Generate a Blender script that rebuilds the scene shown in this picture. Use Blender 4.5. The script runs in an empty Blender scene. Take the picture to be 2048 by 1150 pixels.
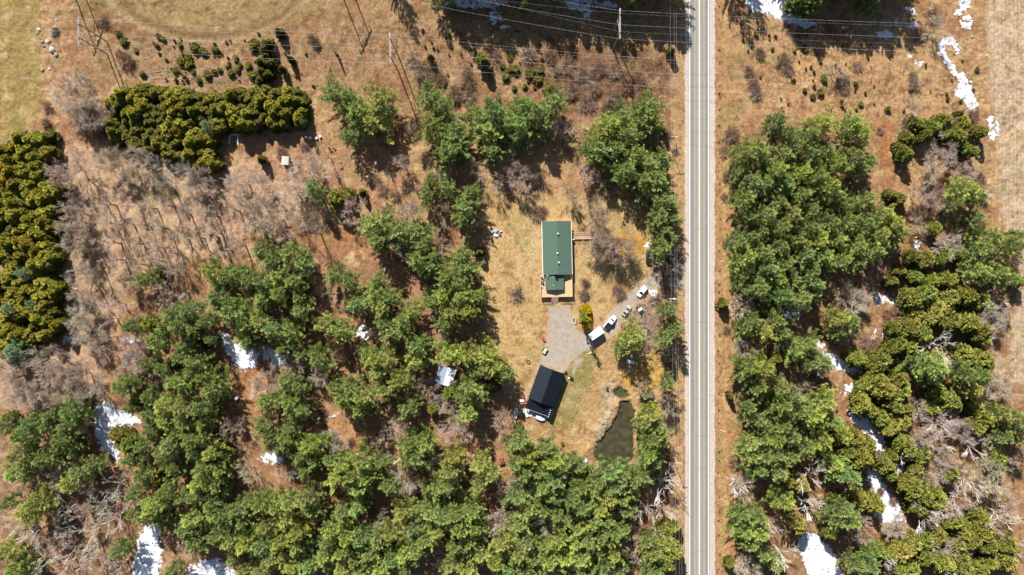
import bpy, math, random
import numpy as np
R = math.radians
# ------------------------------------------------------------------ camera, world, sun, exposure
scene = bpy.context.scene
col = scene.collection
CAM_H = 257.0
LENS = 24.0
S = 2048.0 / (CAM_H * 36.0 / LENS)          # photo pixels per metre on the ground
cam_d = bpy.data.cameras.new("camera"); cam = bpy.data.objects.new("camera", cam_d); col.objects.link(cam)
cam.location = (0, 0, CAM_H); cam.rotation_euler = (0, 0, 0)
cam_d.lens = LENS; cam_d.sensor_width = 36.0; cam_d.clip_start = 0.5; cam_d.clip_end = 9000.0
scene.camera = cam
SUN_EL, SUN_AZ = 38.0, -21.0                  # azimuth clockwise from +Y
world = bpy.data.worlds.new("World"); scene.world = world; world.use_nodes = True
wn = world.node_tree.nodes; wl = world.node_tree.links
bg = wn.get("Background") or wn.new("ShaderNodeBackground")
sky = wn.new("ShaderNodeTexSky"); sky.sky_type = 'NISHITA'; sky.sun_disc = False
sky.sun_elevation = R(SUN_EL); sky.sun_rotation = R(SUN_AZ)
wl.new(sky.outputs[0], bg.inputs[0]); bg.inputs[1].default_value = 0.05
sun_d = bpy.data.lights.new("sun", 'SUN'); sun_d.energy = 5.0; sun_d.angle = R(0.5); sun_d.color = (1.0, 0.95, 0.87)
sun = bpy.data.objects.new("sun", sun_d); col.objects.link(sun)
sun.rotation_euler = (R(90 - SUN_EL), 0, R(180 - SUN_AZ)); sun.location = (-60, 150, 120)
scene.view_settings.view_transform = 'Standard'; scene.view_settings.look = 'None'
scene.view_settings.gamma = 1.0; scene.view_settings.exposure = 1.32
scene.cycles.max_bounces = 5; scene.cycles.diffuse_bounces = 2; scene.cycles.transparent_max_bounces = 8
rng = np.random.default_rng(11); random.seed(5)

def W(px, py, h=0.0):
    """photo pixel (2048x1150) seen at height h -> world x, y"""
    k = (CAM_H - h) / CAM_H / S
    return ((px - 1024) * k, (575 - py) * k)
OX = [0, 512, 1024, 1536]; OY = [0, 288, 576, 862]
def tile(t, zx, zy):
    i = "ABCDEFGHIJKLMNOP".index(t)
    return OX[i % 4] + zx / 3.992, OY[i // 4] + zy / 3.992

# ------------------------------------------------------------------ colour and materials
def lin(c):
    c = np.asarray(c, float) / 255.0
    return np.where(c <= 0.04045, c / 12.92, ((c + 0.055) / 1.055) ** 2.4)
K = 0.50
def alb(c, k=K): return tuple(float(v) for v in lin(c) * k)
def mat(name, color, rough=0.8, metal=0.0, noise=0.0, scale=6.0, spec=0.3, bump=0.0):
    m = bpy.data.materials.new(name); m.use_nodes = True
    n = m.node_tree.nodes; l = m.node_tree.links; b = n["Principled BSDF"]
    b.inputs["Base Color"].default_value = (*color, 1); b.inputs["Roughness"].default_value = rough
    b.inputs["Metallic"].default_value = metal; b.inputs["Specular IOR Level"].default_value = spec
    if noise or bump:
        t = n.new("ShaderNodeTexNoise"); t.inputs["Scale"].default_value = scale; t.inputs["Detail"].default_value = 6
        g = n.new("ShaderNodeNewGeometry"); l.new(g.outputs["Position"], t.inputs["Vector"])
        if noise:
            mr = n.new("ShaderNodeMapRange"); l.new(t.outputs["Fac"], mr.inputs[0])
            mr.inputs[1].default_value = 0.3; mr.inputs[2].default_value = 0.7
            mr.inputs[3].default_value = 1 - noise; mr.inputs[4].default_value = 1 + noise
            mx = n.new("ShaderNodeVectorMath"); mx.operation = 'SCALE'; mx.inputs[0].default_value = color
            l.new(mr.outputs[0], mx.inputs["Scale"]); l.new(mx.outputs[0], b.inputs["Base Color"])
        if bump:
            bp = n.new("ShaderNodeBump"); bp.inputs["Strength"].default_value = bump; l.new(t.outputs["Fac"], bp.inputs["Height"])
            l.new(bp.outputs[0], b.inputs["Normal"])
    return m
def leaf_mat(name, c0, c1, trans=0.25, hue_var=0.35):
    """foliage: per-leaf tint from attribute 'tint', per-tree variation from the object's random value"""
    m = bpy.data.materials.new(name); m.use_nodes = True
    n = m.node_tree.nodes; l = m.node_tree.links
    for x in list(n): n.remove(x)
    out = n.new("ShaderNodeOutputMaterial")
    a = n.new("ShaderNodeAttribute"); a.attribute_name = "tint"
    oi = n.new("ShaderNodeObjectInfo")
    mx = n.new("ShaderNodeMix"); mx.data_type = 'RGBA'
    l.new(a.outputs["Fac"], mx.inputs[0]); mx.inputs[6].default_value = (*c0, 1); mx.inputs[7].default_value = (*c1, 1)
    mul = n.new("ShaderNodeMix"); mul.data_type = 'RGBA'; mul.blend_type = 'MULTIPLY'; mul.inputs[0].default_value = 1
    l.new(mx.outputs[2], mul.inputs[6]); l.new(oi.outputs["Color"], mul.inputs[7])
    d = n.new("ShaderNodeBsdfDiffuse"); t = n.new("ShaderNodeBsdfTranslucent"); ms = n.new("ShaderNodeMixShader")
    l.new(mul.outputs[2], d.inputs[0]); l.new(mul.outputs[2], t.inputs[0]); ms.inputs[0].default_value = trans
    l.new(d.outputs[0], ms.inputs[1]); l.new(t.outputs[0], ms.inputs[2]); l.new(ms.outputs[0], out.inputs[0])
    return m
def attr_mat(name, attr="col", rough=0.95, noise=0.3, scale=1.2, bump=0.5, fine=9.0):
    m = bpy.data.materials.new(name); m.use_nodes = True
    n = m.node_tree.nodes; l = m.node_tree.links; b = n["Principled BSDF"]
    b.inputs["Roughness"].default_value = rough; b.inputs["Specular IOR Level"].default_value = 0.1
    a = n.new("ShaderNodeAttribute"); a.attribute_name = attr
    g = n.new("ShaderNodeNewGeometry")
    t = n.new("ShaderNodeTexNoise"); t.inputs["Scale"].default_value = scale; t.inputs["Detail"].default_value = 8; t.inputs["Roughness"].default_value = 0.65
    t2 = n.new("ShaderNodeTexNoise"); t2.inputs["Scale"].default_value = fine; t2.inputs["Detail"].default_value = 3
    l.new(g.outputs["Position"], t.inputs["Vector"]); l.new(g.outputs["Position"], t2.inputs["Vector"])
    ad = n.new("ShaderNodeMath"); ad.operation = 'ADD'; l.new(t.outputs["Fac"], ad.inputs[0]); l.new(t2.outputs["Fac"], ad.inputs[1])
    mr = n.new("ShaderNodeMapRange"); l.new(ad.outputs[0], mr.inputs[0]); mr.inputs[1].default_value = 0.7; mr.inputs[2].default_value = 1.3
    mr.inputs[3].default_value = 1 - noise; mr.inputs[4].default_value = 1 + noise; mr.clamp = False
    sc = n.new("ShaderNodeVectorMath"); sc.operation = 'SCALE'; l.new(a.outputs["Color"], sc.inputs[0]); l.new(mr.outputs[0], sc.inputs["Scale"])
    l.new(sc.outputs[0], b.inputs["Base Color"])
    bp = n.new("ShaderNodeBump"); bp.inputs["Strength"].default_value = bump; bp.inputs["Distance"].default_value = 0.3
    l.new(ad.outputs[0], bp.inputs["Height"]); l.new(bp.outputs[0], b.inputs["Normal"])
    return m

# ------------------------------------------------------------------ numpy noise and shapes
_perm = rng.random((257, 257))
def vnoise(x, y):
    xi = np.floor(x).astype(int); yi = np.floor(y).astype(int); fx = x - xi; fy = y - yi
    fx = fx * fx * (3 - 2 * fx); fy = fy * fy * (3 - 2 * fy)
    a = _perm[xi % 256, yi % 256]; b = _perm[(xi + 1) % 256, yi % 256]
    c = _perm[xi % 256, (yi + 1) % 256]; d = _perm[(xi + 1) % 256, (yi + 1) % 256]
    return (a * (1 - fx) + b * fx) * (1 - fy) + (c * (1 - fx) + d * fx) * fy
def fbm(x, y, o=4):
    s = 0; a = 0.5; t = 0
    for k in range(o):
        s = s + a * vnoise(x + 17.3 * k, y + 9.1 * k); t += a; a *= 0.55; x = x * 2.03; y = y * 2.03
    return s / t
def sdf_poly(px, py, pts):
    """signed distance, positive inside, in the units of the points"""
    pts = np.asarray(pts, float); d = np.full(px.shape, 1e18); inside = np.zeros(px.shape, bool)
    n = len(pts)
    for i in range(n):
        ax, ay = pts[i]; bx, by = pts[(i + 1) % n]
        ex, ey = bx - ax, by - ay; wx, wy = px - ax, py - ay
        t = np.clip((wx * ex + wy * ey) / max(ex * ex + ey * ey, 1e-9), 0, 1)
        d = np.minimum(d, (wx - ex * t) ** 2 + (wy - ey * t) ** 2)
        c = ((ay > py) != (by > py)) & (px < (bx - ax) * (py - ay) / (by - ay + 1e-12) + ax)
        inside ^= c
    d = np.sqrt(d)
    return np.where(inside, d, -d)
def sdf_ell(px, py, e):
    cx, cy, rx, ry = e[:4]
    return (1 - np.sqrt(((px - cx) / rx) ** 2 + ((py - cy) / ry) ** 2)) * min(rx, ry)
def sm(a, b, x):
    t = np.clip((x - a) / (b - a), 0, 1); return t * t * (3 - 2 * t)

# ------------------------------------------------------------------ objects
def tagit(o, label=None, cat=None, group=None, kind=None):
    if label: o["label"] = label
    if cat: o["category"] = cat
    if group: o["group"] = group
    if kind: o["kind"] = kind
    return o
def empty(name, loc=(0, 0, 0), rz=0.0):
    o = bpy.data.objects.new(name, None); o.empty_display_size = 0.5
    o.location = loc; o.rotation_euler = (0, 0, rz); col.objects.link(o); return o
def np_mesh(name, V, F, m=None, colattr=None, tint=None, smooth=False):
    """V (n,3), F (m,k) all faces same size"""
    V = np.asarray(V, np.float32); F = np.asarray(F, np.int32)
    me = bpy.data.meshes.new(name); k = F.shape[1]
    me.vertices.add(len(V)); me.vertices.foreach_set("co", V.ravel())
    me.loops.add(F.size); me.loops.foreach_set("vertex_index", F.ravel())
    me.polygons.add(len(F)); me.polygons.foreach_set("loop_start", np.arange(0, F.size, k, dtype=np.int32))
    try: me.polygons.foreach_set("loop_total", np.full(len(F), k, np.int32))
    except Exception: pass
    if smooth: me.polygons.foreach_set("use_smooth", np.ones(len(F), bool))
    if m: me.materials.append(m)
    if colattr is not None:
        a = me.attributes.new("col", 'FLOAT_COLOR', 'POINT')
        c = np.ones((len(V), 4), np.float32); c[:, :3] = colattr; a.data.foreach_set("color", c.ravel())
    if tint is not None:
        a = me.attributes.new("tint", 'FLOAT', 'POINT'); a.data.foreach_set("value", np.asarray(tint, np.float32))
    me.update(calc_edges=True); me.validate()
    return me
def add(name, me, parent=None, loc=(0, 0, 0), rot=(0, 0, 0)):
    o = bpy.data.objects.new(name, me); col.objects.link(o); o.location = loc; o.rotation_euler = rot
    if parent: o.parent = parent
    return o
class MB:
    """collects simple solids into one mesh"""
    def __init__(s): s.v = []; s.f = []
    def pts(s, v, f):
        b = len(s.v); s.v += [tuple(p) for p in v]; s.f += [tuple(b + i for i in q) for q in f]; return s
    def box(s, x0, x1, y0, y1, z0, z1):
        return s.pts([(x0, y0, z0), (x1, y0, z0), (x1, y1, z0), (x0, y1, z0), (x0, y0, z1), (x1, y0, z1), (x1, y1, z1), (x0, y1, z1)],
                     [(0, 3, 2, 1), (4, 5, 6, 7), (0, 1, 5, 4), (1, 2, 6, 5), (2, 3, 7, 6), (3, 0, 4, 7)])
    def tube(s, p, q, r0, r1=None, n=6, caps=True):
        r1 = r0 if r1 is None else r1
        p = np.array(p, float); q = np.array(q, float); d = q - p; L = np.linalg.norm(d)
        if L < 1e-6: return s
        d /= L; a = np.cross(d, (0, 0, 1.0)) if abs(d[2]) < 0.95 else np.cross(d, (1.0, 0, 0)); a /= np.linalg.norm(a); b = np.cross(d, a)
        v = []
        for c, r in ((p, r0), (q, r1)):
            for i in range(n):
                t = 2 * math.pi * i / n; v.append(c + r * (math.cos(t) * a + math.sin(t) * b))
        f = [(i, (i + 1) % n, n + (i + 1) % n, n + i) for i in range(n)]
        if caps: f += [tuple(range(n))[::-1], tuple(range(n, 2 * n))]
        return s.pts(v, f)
    def loft(s, rings, caps=True):
        n = len(rings[0]); v = [p for r in rings for p in r]; f = []
        for k in range(len(rings) - 1):
            for i in range(n):
                f.append((k * n + i, k * n + (i + 1) % n, (k + 1) * n + (i + 1) % n, (k + 1) * n + i))
        if caps: f += [tuple(range(n))[::-1], tuple((len(rings) - 1) * n + i for i in range(n))]
        return s.pts(v, f)
    def build(s, name, m, parent=None, smooth=False, bevel=0.0):
        me = bpy.data.meshes.new(name); me.from_pydata(s.v, [], s.f); me.materials.append(m); me.update()
        if smooth:
            for p in me.polygons: p.use_smooth = True
        o = bpy.data.objects.new(name, me); col.objects.link(o)
        if parent: o.parent = parent
        if bevel:
            b = o.modifiers.new("bevel", 'BEVEL'); b.width = bevel; b.segments = 2; b.limit_method = 'ANGLE'
        return o
# ------------------------------------------------------------------ ground plan (photo pixels)
POND = [(1240,803),(1258,805),(1268,824),(1265,855),(1266,878),(1265,918),(1257,926),(1243,929),(1226,927),(1207,927),(1194,920),(1190,908),(1195,885),(1206,874),(1221,857),(1230,841),(1239,822)]
POOL = [(1227,782),(1238,775),(1252,782),(1258,792),(1247,797),(1234,793)]
DRIVE = [(1096,612),(1143,610),(1147,640),(1156,664),(1180,668),(1206,640),(1236,606),(1262,578),(1288,556),(1330,532),(1372,508),(1372,580),(1330,572),(1300,588),(1268,622),(1236,662),(1206,690),(1166,706),(1146,718),(1138,736),(1134,750),(1120,745),(1084,732),(1062,770),(1048,815),(1042,812),(1056,770),(1070,738),(1084,704),(1092,670)]
GRAVEL2 = [(1150,716),(1172,706),(1168,725),(1155,742),(1146,752),(1142,740)]
SNOW_P = [[(1490,-20),(1488,2),(1500,22),(1545,30),(1575,50),(1630,58),(1632,45),(1600,35),(1575,5),(1560,-20)],
 [(1885,75),(1905,70),(1913,84),(1925,103),(1915,108),(1903,92),(1893,92),(1897,112),(1915,140),(1935,150),(1945,175),(1954,215),(1940,226),(1925,200),(1910,192),(1908,183),(1918,165),(1906,150),(1885,125),(1876,105),(1878,86)],
 [(190,808),(210,803),(245,822),(275,830),(285,845),(240,860),(225,865),(245,880),(236,926),(205,900),(190,880),(188,840)],
 [(430,650),(450,665),(475,680),(500,690),(520,700),(515,730),(490,742),(470,735),(448,700)],
 [(518,688),(540,695),(582,712),(572,725),(545,737),(528,720)],
 [(285,1050),(318,1045),(325,1100),(318,1170),(262,1170),(270,1100)],
 [(375,1130),(430,1112),(470,1140),(480,1170),(370,1170)],
 [(1696,815),(1725,820),(1750,838),(1767,870),(1770,910),(1745,906),(1738,870),(1712,855),(1695,835)],
 [(1600,1062),(1640,1068),(1672,1108),(1695,1170),(1622,1170),(1595,1090)],
 [(1732,940),(1756,935),(1768,965),(1795,1000),(1812,1045),(1770,1048),(1740,1035),(1760,1000),(1738,970)],[(1640,700),(1668,708),(1700,728),(1730,740),(1722,752),(1690,744),(1655,735)],[(1684,768),(1712,764),(1728,786),(1715,792),(1690,782)]]
SNOW_E = [(1820,22,13,9),(1825,50,9,9),(1928,8,15,18),(1935,45,15,14),(1915,25,8,8),(1838,70,7,4),(1838,126,9,7),(1819,112,4,4),(1979,240,8,9),(1983,265,9,18),(1994,258,6,12),
 (950,4,70,14),(990,34,18,12),(1010,55,9,5),(1162,2,34,22),(1176,28,9,12),(1215,10,20,10),(370,588,10,5),(262,680,17,9),(135,680,11,9),(728,665,15,17),(545,915,26,14),(595,947,17,5),
 (1800,940,18,12),(1662,720,15,11),(1690,735,18,8),(1712,776,17,13),(1726,746,10,7),(1690,785,8,4),(1750,660,5,5),(1832,490,9,12),(1840,510,7,7),(1768,598,24,14),(1806,612,11,6),(1820,330,5,4),(1808,340,9,5),
 (1640,690,12,9),(1585,622,22,18),(1746,672,6,6),(1768,672,6,6),(1306,587,11,11),(1317,603,7,6),(1296,491,9,5),(1300,499,4,5),(670,832,12,4),(1772,70,20,10),(1790,45,6,12),(1793,80,5,7),(1690,55,7,4),(625,925,0.1,0.1),(1135,920,8,9),(1820,525,6,4),(1825,540,5,3),(395,620,7,5),(232,640,7,4),(845,990,0.1,0.1)]
HOUSE_C = W(1114.3, 496, 3.2)
def flat_mask(px, py):
    """1 where the ground is kept level (yard, buildings, road)"""
    m = sm(-40, 10, sdf_ell(px, py, (1120, 560, 150, 190)))
    m = np.maximum(m, sm(-25, 8, sdf_ell(px, py, (1085, 790, 90, 90))))
    m = np.maximum(m, sm(60, 36, np.abs(px - 1399)))
    return m
def ground_z(px, py):
    px = np.asarray(px, float); py = np.asarray(py, float)
    z = (fbm(px / 22, py / 22, 4) - 0.5) * 0.9 + (fbm(px / 5, py / 5, 2) - 0.5) * 0.30
    z = z * (1 - flat_mask(px, py))
    d = sdf_poly(px, py, POND) + (fbm(px / 4, py / 4, 3) - .5) * 9; d2 = sdf_poly(px, py, POOL) + (fbm(px / 3, py / 3, 2) - .5) * 8
    bank = np.exp(-((px + 0.72 * py - 1822) / 12) ** 2) * sm(770, 800, py) * sm(935, 905, py)
    z = z + 0.45 * bank * sm(8, -2, d)
    z = z - 1.7 * sm(-3, 3, d) - 1.2 * sm(-3, 3, d2)
    # drainage ditches beside the road and the gully on the east side
    gx = 1700 + 50 * np.sin(py / 160.0) + 60 * np.exp(-((py - 330) / 150) ** 2)
    z = z - 0.5 * np.exp(-((px - gx) / 12) ** 2)
    z = z - 0.35 * np.exp(-((px - 1447) / 5) ** 2)
    return z
def gz(px, py): return float(ground_z(np.array([px]), np.array([py]))[0])
def px_of(x, y): return 1024 + x * S, 575 - y * S

# (shape, sRGB colour as seen in sunlight, feather px, strength)
REG = [
 ([(-3000,-3000),(78,-3000),(80,40),(76,70),(84,170),(80,225),(60,262),(20,290),(-3000,300)], (176,152,92), 5, 1),
 ([(205,-3000),(215,0),(240,30),(300,64),(370,80),(430,82),(500,74),(560,55),(640,32),(700,0),(720,-3000)], (190,160,108), 7, 1),
 ([(1968,-3000),(1974,80),(1980,180),(1992,300),(2002,400),(2012,455),(2040,520),(2030,620),(2008,700),(2012,770),(3000,790),(3000,-3000)], (212,186,154), 5, 1),
 ([(112,282),(230,290),(440,340),(560,300),(660,380),(650,450),(560,490),(380,545),(290,640),(210,800),(0,870),(-40,700),(130,700),(116,500)], (208,172,140), 14, 1),
 ([(1040,100),(1200,92),(1345,110),(1340,235),(1150,235),(1060,170)], (158,120,90), 16, 0.9),
 ([(560,60),(860,40),(1040,110),(1040,190),(860,150),(640,160)], (200,158,116), 16, 0.9),
 ([(440,280),(640,270),(820,330),(880,400),(720,430),(520,330)], (196,150,112), 14, 0.9),
 ([(470,480),(600,440),(760,470),(860,560),(830,600),(740,560),(640,530)], (184,134,92), 10, 1),
 ([(660,520),(840,560),(860,600),(700,560)], (206,140,92), 12, 0.8),
 ([(250,540),(480,500),(920,520),(1000,690),(1040,860),(1350,905),(1350,3000),(-3000,3000),(-3000,880),(200,800)], (186,142,106), 12, 1),
 ([(1468,250),(1760,230),(1770,400),(1990,480),(2020,700),(2010,800),(3000,800),(3000,3000),(1474,3000)], (182,140,102), 12, 1),
 ([(1755,225),(1790,250),(1790,380),(1840,520),(1830,600),(1700,760),(1690,850),(1740,900),(1720,780),(1850,560),(1770,420)], (190,130,84), 8, 1),
 ([(1480,40),(1790,120),(1960,60),(1975,250),(1800,240),(1500,230)], (206,164,118), 14, 0.9),
 ([(1432,-3000),(1474,-3000),(1474,3000),(1432,3000)], (196,150,104), 5, 0.9),
 ([(1440,-3000),(1449,-3000),(1449,3000),(1440,3000)], (206,170,110), 4, 0.9),
 ([(1344,-3000),(1368,-3000),(1368,3000),(1344,3000)], (212,172,122), 5, 0.9),
 ([(970,400),(1100,400),(1180,390),(1300,390),(1310,540),(1200,640),(1150,640),(1090,610),(1085,700),(1040,820),(1005,760),(985,640),(955,540)], (214,178,120), 14, 1),
 ([(1090,850),(1160,740),(1240,700),(1330,700),(1340,790),(1240,800),(1190,900),(1150,910),(1050,870)], (204,164,112), 12, 1),
 ([(1122,752),(1182,692),(1200,716),(1176,775),(1150,850),(1090,865),(1100,840)], (158,150,88), 10, 0.85),
 ([(1206,762),(1238,762),(1222,830),(1206,890),(1190,884),(1200,820)], (204,184,152), 7, 0.9),
 ([(1022,820),(1070,736),(1060,734),(1016,812)], (178,130,88), 6, 0.8),
 ([(560,930),(640,900),(720,900),(700,960),(600,980)], (196,130,84), 10, 0.8),
 ([(460,740),(560,740),(530,830),(460,850),(480,950),(440,920)], (196,142,98), 10, 0.9),
 ([(640,850),(760,830),(790,860),(720,900),(650,890)], (196,146,98), 8, 0.9),
 ([(0,880),(100,880),(260,940),(300,1150),(0,1150)], (168,132,104), 16, 0.9),
]
REG_E = [((1262,490,30,26),(216,166,74),8,0.95), ((1290,752,46,46),(212,170,84),8,0.9), ((1330,790,16,50),(218,176,92),8,0.7),((702,512,10,8),(234,204,148),4,0.9),
 ((1060,490,20,50),(222,196,146),10,0.6),((1180,540,30,30),(222,190,134),12,0.6),((1010,560,16,70),(206,172,110),8,0.6),((645,340,18,14),(220,196,160),6,0.8),
 ((700,345,24,30),(186,150,108),8,0.8),((1720,830,20,14),(208,154,98),6,0.9),((785,850,16,12),(232,200,150),6,0.8),((1990,740,26,26),(226,200,160),10,0.8),
 ((1020,540,5,90),(220,188,134),4,0.5),((300,120,60,40),(196,160,124),16,0.6),((450,150,80,20),(190,156,122),10,0.7),((1140,610,60,8),(176,150,110),5,0.3)]
def ground_col(px, py):
    wx = px + (fbm(px / 11, py / 11, 3) - 0.5) * 22; wy = py + (fbm(px / 11 + 50, py / 11 + 7, 3) - 0.5) * 22
    n1 = fbm(px / 60, py / 60, 4)[..., None]
    c = alb((204, 164, 118)) * np.ones(px.shape + (3,))
    c = c * (1 - sm(0.45, 0.75, n1)) + np.array(alb((176, 128, 92))) * sm(0.45, 0.75, n1)
    lo = (px.min(), py.min())
    for s, rgb, f, k in REG:
        w = (sm(-f, f, sdf_poly(wx, wy, s)) * k)[..., None]; c = c * (1 - w) + np.array(alb(rgb)) * w
    for s, rgb, f, k in REG_E:
        w = (sm(-f, f, sdf_ell(wx, wy, s)) * k)[..., None]; c = c * (1 - w) + np.array(alb(rgb)) * w
    # patchy wear: brown litter, pale straw, reddish stems, green shoots
    a = sm(0.55, 0.72, fbm(px / 9, py / 9, 4))[..., None] * 0.62; c = c * (1 - a) + np.array(alb((146, 104, 72))) * a
    a = sm(0.56, 0.74, fbm(px / 14 + 31, py / 14 + 3, 4))[..., None] * 0.5; c = c * (1 - a) + np.array(alb((232, 200, 150))) * a
    wild = (1 - flat_mask(px, py))
    a = (sm(0.62, 0.78, fbm(px / 7 + 90, py / 7 + 41, 3)) * 0.4 * wild)[..., None]; c = c * (1 - a) + np.array(alb((142, 98, 76))) * a
    a = (sm(0.6, 0.75, fbm(px / 30 + 9, py / 30 + 77, 3)) * 0.35)[..., None]; c = c * (1 - a) + np.array(alb((150, 148, 86))) * a
    # the east field's drilled rows, the west fields' mowing streaks
    e = (sm(-4, 4, px - 1985) * sm(2, -2, py - 760))[..., None]
    c = c * (1 + e * 0.10 * np.sin(px / 7.6 * 2 * math.pi + 0.6 * fbm(px / 40, py / 40, 2))[..., None])
    w = sm(4, -6, px - 80)[..., None]
    c = c * (1 + w * 0.07 * np.sin((px + 0.04 * py) / 9.0)[..., None])
    # mower and tyre tracks on the lawn beside the house and the garage
    for (x0, y0, x1, y1, wd) in ((1010,470,1016,700,1.6),(1018,470,1024,690,1.6),(1066,745,1030,818,1.2),(1060,742,1024,812,1.2),(1052,742,1018,806,1.0),(700,540,560,470,3),(560,560,480,800,2),(1690,830,1740,850,2),(1660,700,1672,800,2)):
        t = np.clip(((px - x0) * (x1 - x0) + (py - y0) * (y1 - y0)) / ((x1 - x0) ** 2 + (y1 - y0) ** 2), 0, 1)
        d = np.hypot(px - x0 - t * (x1 - x0), py - y0 - t * (y1 - y0)); k = (0.35 * np.exp(-(d / wd) ** 2))[..., None]
        c = c * (1 - k) + np.array(alb((170, 124, 84))) * k
    # oval tracks on the upper field
    d = np.abs(np.hypot((px - 412) / 1.45, (py + 70)) - 152); k = (0.7 * np.exp(-(d / 4.0) ** 2) * sm(125, 85, py))[..., None]
    c = c * (1 - k) + np.array(alb((214, 182, 138))) * k
    d = np.abs(np.hypot((px - 418) / 1.45, (py + 70)) - 141); k = (0.6 * np.exp(-(d / 7.0) ** 2) * sm(110, 75, py) * sm(190,240,px))[..., None]
    c = c * (1 - k) + np.array(alb((138, 104, 70))) * k
    g_ = c.mean(-1, keepdims=True); c = (c * 0.97 + g_ * 0.03) * 0.92
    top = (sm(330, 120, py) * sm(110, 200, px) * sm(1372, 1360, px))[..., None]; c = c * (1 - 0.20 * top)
    # brown mud under the water
    k = sm(-4, 2, np.maximum(sdf_poly(px, py, POND), sdf_poly(px, py, POOL)))[..., None]
    return c * (1 - k) + np.array(alb((96, 84, 48))) * k

def spread(lo, hi, step, far):
    a = list(np.arange(lo, hi + step * 0.5, step)); g = step
    while a[-1] < far: g *= 1.5; a.append(a[-1] + g)
    g = step; b = [a[0]]
    while b[-1] > -far: g *= 1.5; b.append(b[-1] - g)
    return np.array(b[1:][::-1] + a)
xs = spread(-200, 200, 0.55, 4000); ys = spread(-115, 115, 0.55, 4000)
gx, gy = np.meshgrid(xs, ys); ppx, ppy = px_of(gx, gy)
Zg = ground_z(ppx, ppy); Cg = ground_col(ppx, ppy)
ny, nx = gx.shape
def grid_faces(mask=None):
    i = np.arange((ny - 1) * (nx - 1)); r = i // (nx - 1); c = i % (nx - 1); a = r * nx + c
    F = np.stack([a, a + 1, a + nx + 1, a + nx], 1)
    return F
M_ground = attr_mat("dry_ground", noise=0.5, scale=1.0, bump=0.8, fine=5.0)
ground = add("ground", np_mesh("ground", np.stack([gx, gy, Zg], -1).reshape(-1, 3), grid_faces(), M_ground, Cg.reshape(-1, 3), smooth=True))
ground["kind"] = "structure"

def sheet(name, f, bounds, step, zf, m, kind, thick=None):
    """sheet over the cells where f(px,py) > 0"""
    X = np.arange(bounds[0], bounds[2], step); Y = np.arange(bounds[1], bounds[3], step)
    A, B = np.meshgrid(X, Y); D = f(A, B)
    keep = D > 0
    cell = keep[:-1, :-1] & keep[1:, :-1] & keep[:-1, 1:] & keep[1:, 1:]
    n = A.shape[1]; r, c = np.nonzero(cell); a = r * n + c
    F = np.stack([a, a + n, a + n + 1, a + 1], 1)
    used = np.unique(F); remap = np.full(A.size, -1); remap[used] = np.arange(len(used))
    px = A.ravel()[used]; py = B.ravel()[used]
    x = (px - 1024) / S; y = (575 - py) / S; z = ground_z(px, py) + zf(px, py, D.ravel()[used])
    dd = D.ravel()[used]; o = add(name, np_mesh(name, np.stack([x, y, z], 1), remap[F], m, smooth=True, tint=0.28 * np.exp(-dd / 2.0))); o["kind"] = kind
    return o
M_snow = mat("snow", (0.50, 0.52, 0.57), 0.8, noise=0.08, scale=1.2, bump=0.9)
def _dirty(m):
    n = m.node_tree.nodes; l = m.node_tree.links; b = n["Principled BSDF"]; src = b.inputs["Base Color"].links[0].from_socket
    g = n.new("ShaderNodeNewGeometry"); t = n.new("ShaderNodeTexNoise"); t.inputs["Scale"].default_value = 1.6; t.inputs["Detail"].default_value = 9; t.inputs["Roughness"].default_value = 0.75; l.new(g.outputs["Position"], t.inputs["Vector"])
    a = n.new("ShaderNodeAttribute"); a.attribute_name = "tint"
    ad = n.new("ShaderNodeMath"); ad.operation = 'ADD'; l.new(t.outputs["Fac"], ad.inputs[0]); l.new(a.outputs["Fac"], ad.inputs[1])
    mr = n.new("ShaderNodeMapRange"); l.new(ad.outputs[0], mr.inputs[0]); mr.inputs[1].default_value = 0.55; mr.inputs[2].default_value = 0.72
    mx = n.new("ShaderNodeMix"); mx.data_type = 'RGBA'; l.new(mr.outputs[0], mx.inputs[0]); l.new(src, mx.inputs[6]); mx.inputs[7].default_value = (0.22, 0.17, 0.13, 1); l.new(mx.outputs[2], b.inputs["Base Color"])
_dirty(M_snow)
def f_snow(a, b):
    w = (fbm(a / 6, b / 6, 4) - 0.5); w2 = (fbm(a / 2.6 + 7, b / 2.6, 3) - 0.5)
    d = np.full(a.shape, -50.0)
    for p in SNOW_P:
        xs_ = [q[0] for q in p]; ys_ = [q[1] for q in p]
        s = (a > min(xs_) - 8) & (a < max(xs_) + 8) & (b > min(ys_) - 8) & (b < max(ys_) + 8)
        if s.any(): d[s] = np.maximum(d[s], sdf_poly(a[s], b[s], p))
    for e in SNOW_E:
        s = (np.abs(a - e[0]) < e[2] * 2) & (np.abs(b - e[1]) < e[3] * 2)
        if s.any(): d[s] = np.maximum(d[s], np.minimum(sdf_ell(a[s], b[s], e), 5) - 1.0)
    w3 = fbm(a / 1.6, b / 1.6, 2) - .5; return np.minimum(d, 7) + w * 18 + w2 * 10 + w3 * 5 + 0.2 - 50 * (d < -7)
sheet("snow", f_snow, (-10, -20, 2060, 1170), 1.0, lambda a, b, d: 0.05 + 0.10 * sm(0, 5, d), M_snow, "stuff")
M_gravel = attr_mat("driveway_gravel", noise=0.22, scale=0.7, bump=0.35, fine=7.0)
def f_drive(a, b):
    w = (fbm(a / 7, b / 7, 4) - 0.5) * 9 + (fbm(a / 1.5, b / 1.5, 2) - 0.5) * 6
    return np.maximum(sdf_poly(a, b, DRIVE), sdf_poly(a, b, GRAVEL2) - 1) + w
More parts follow.
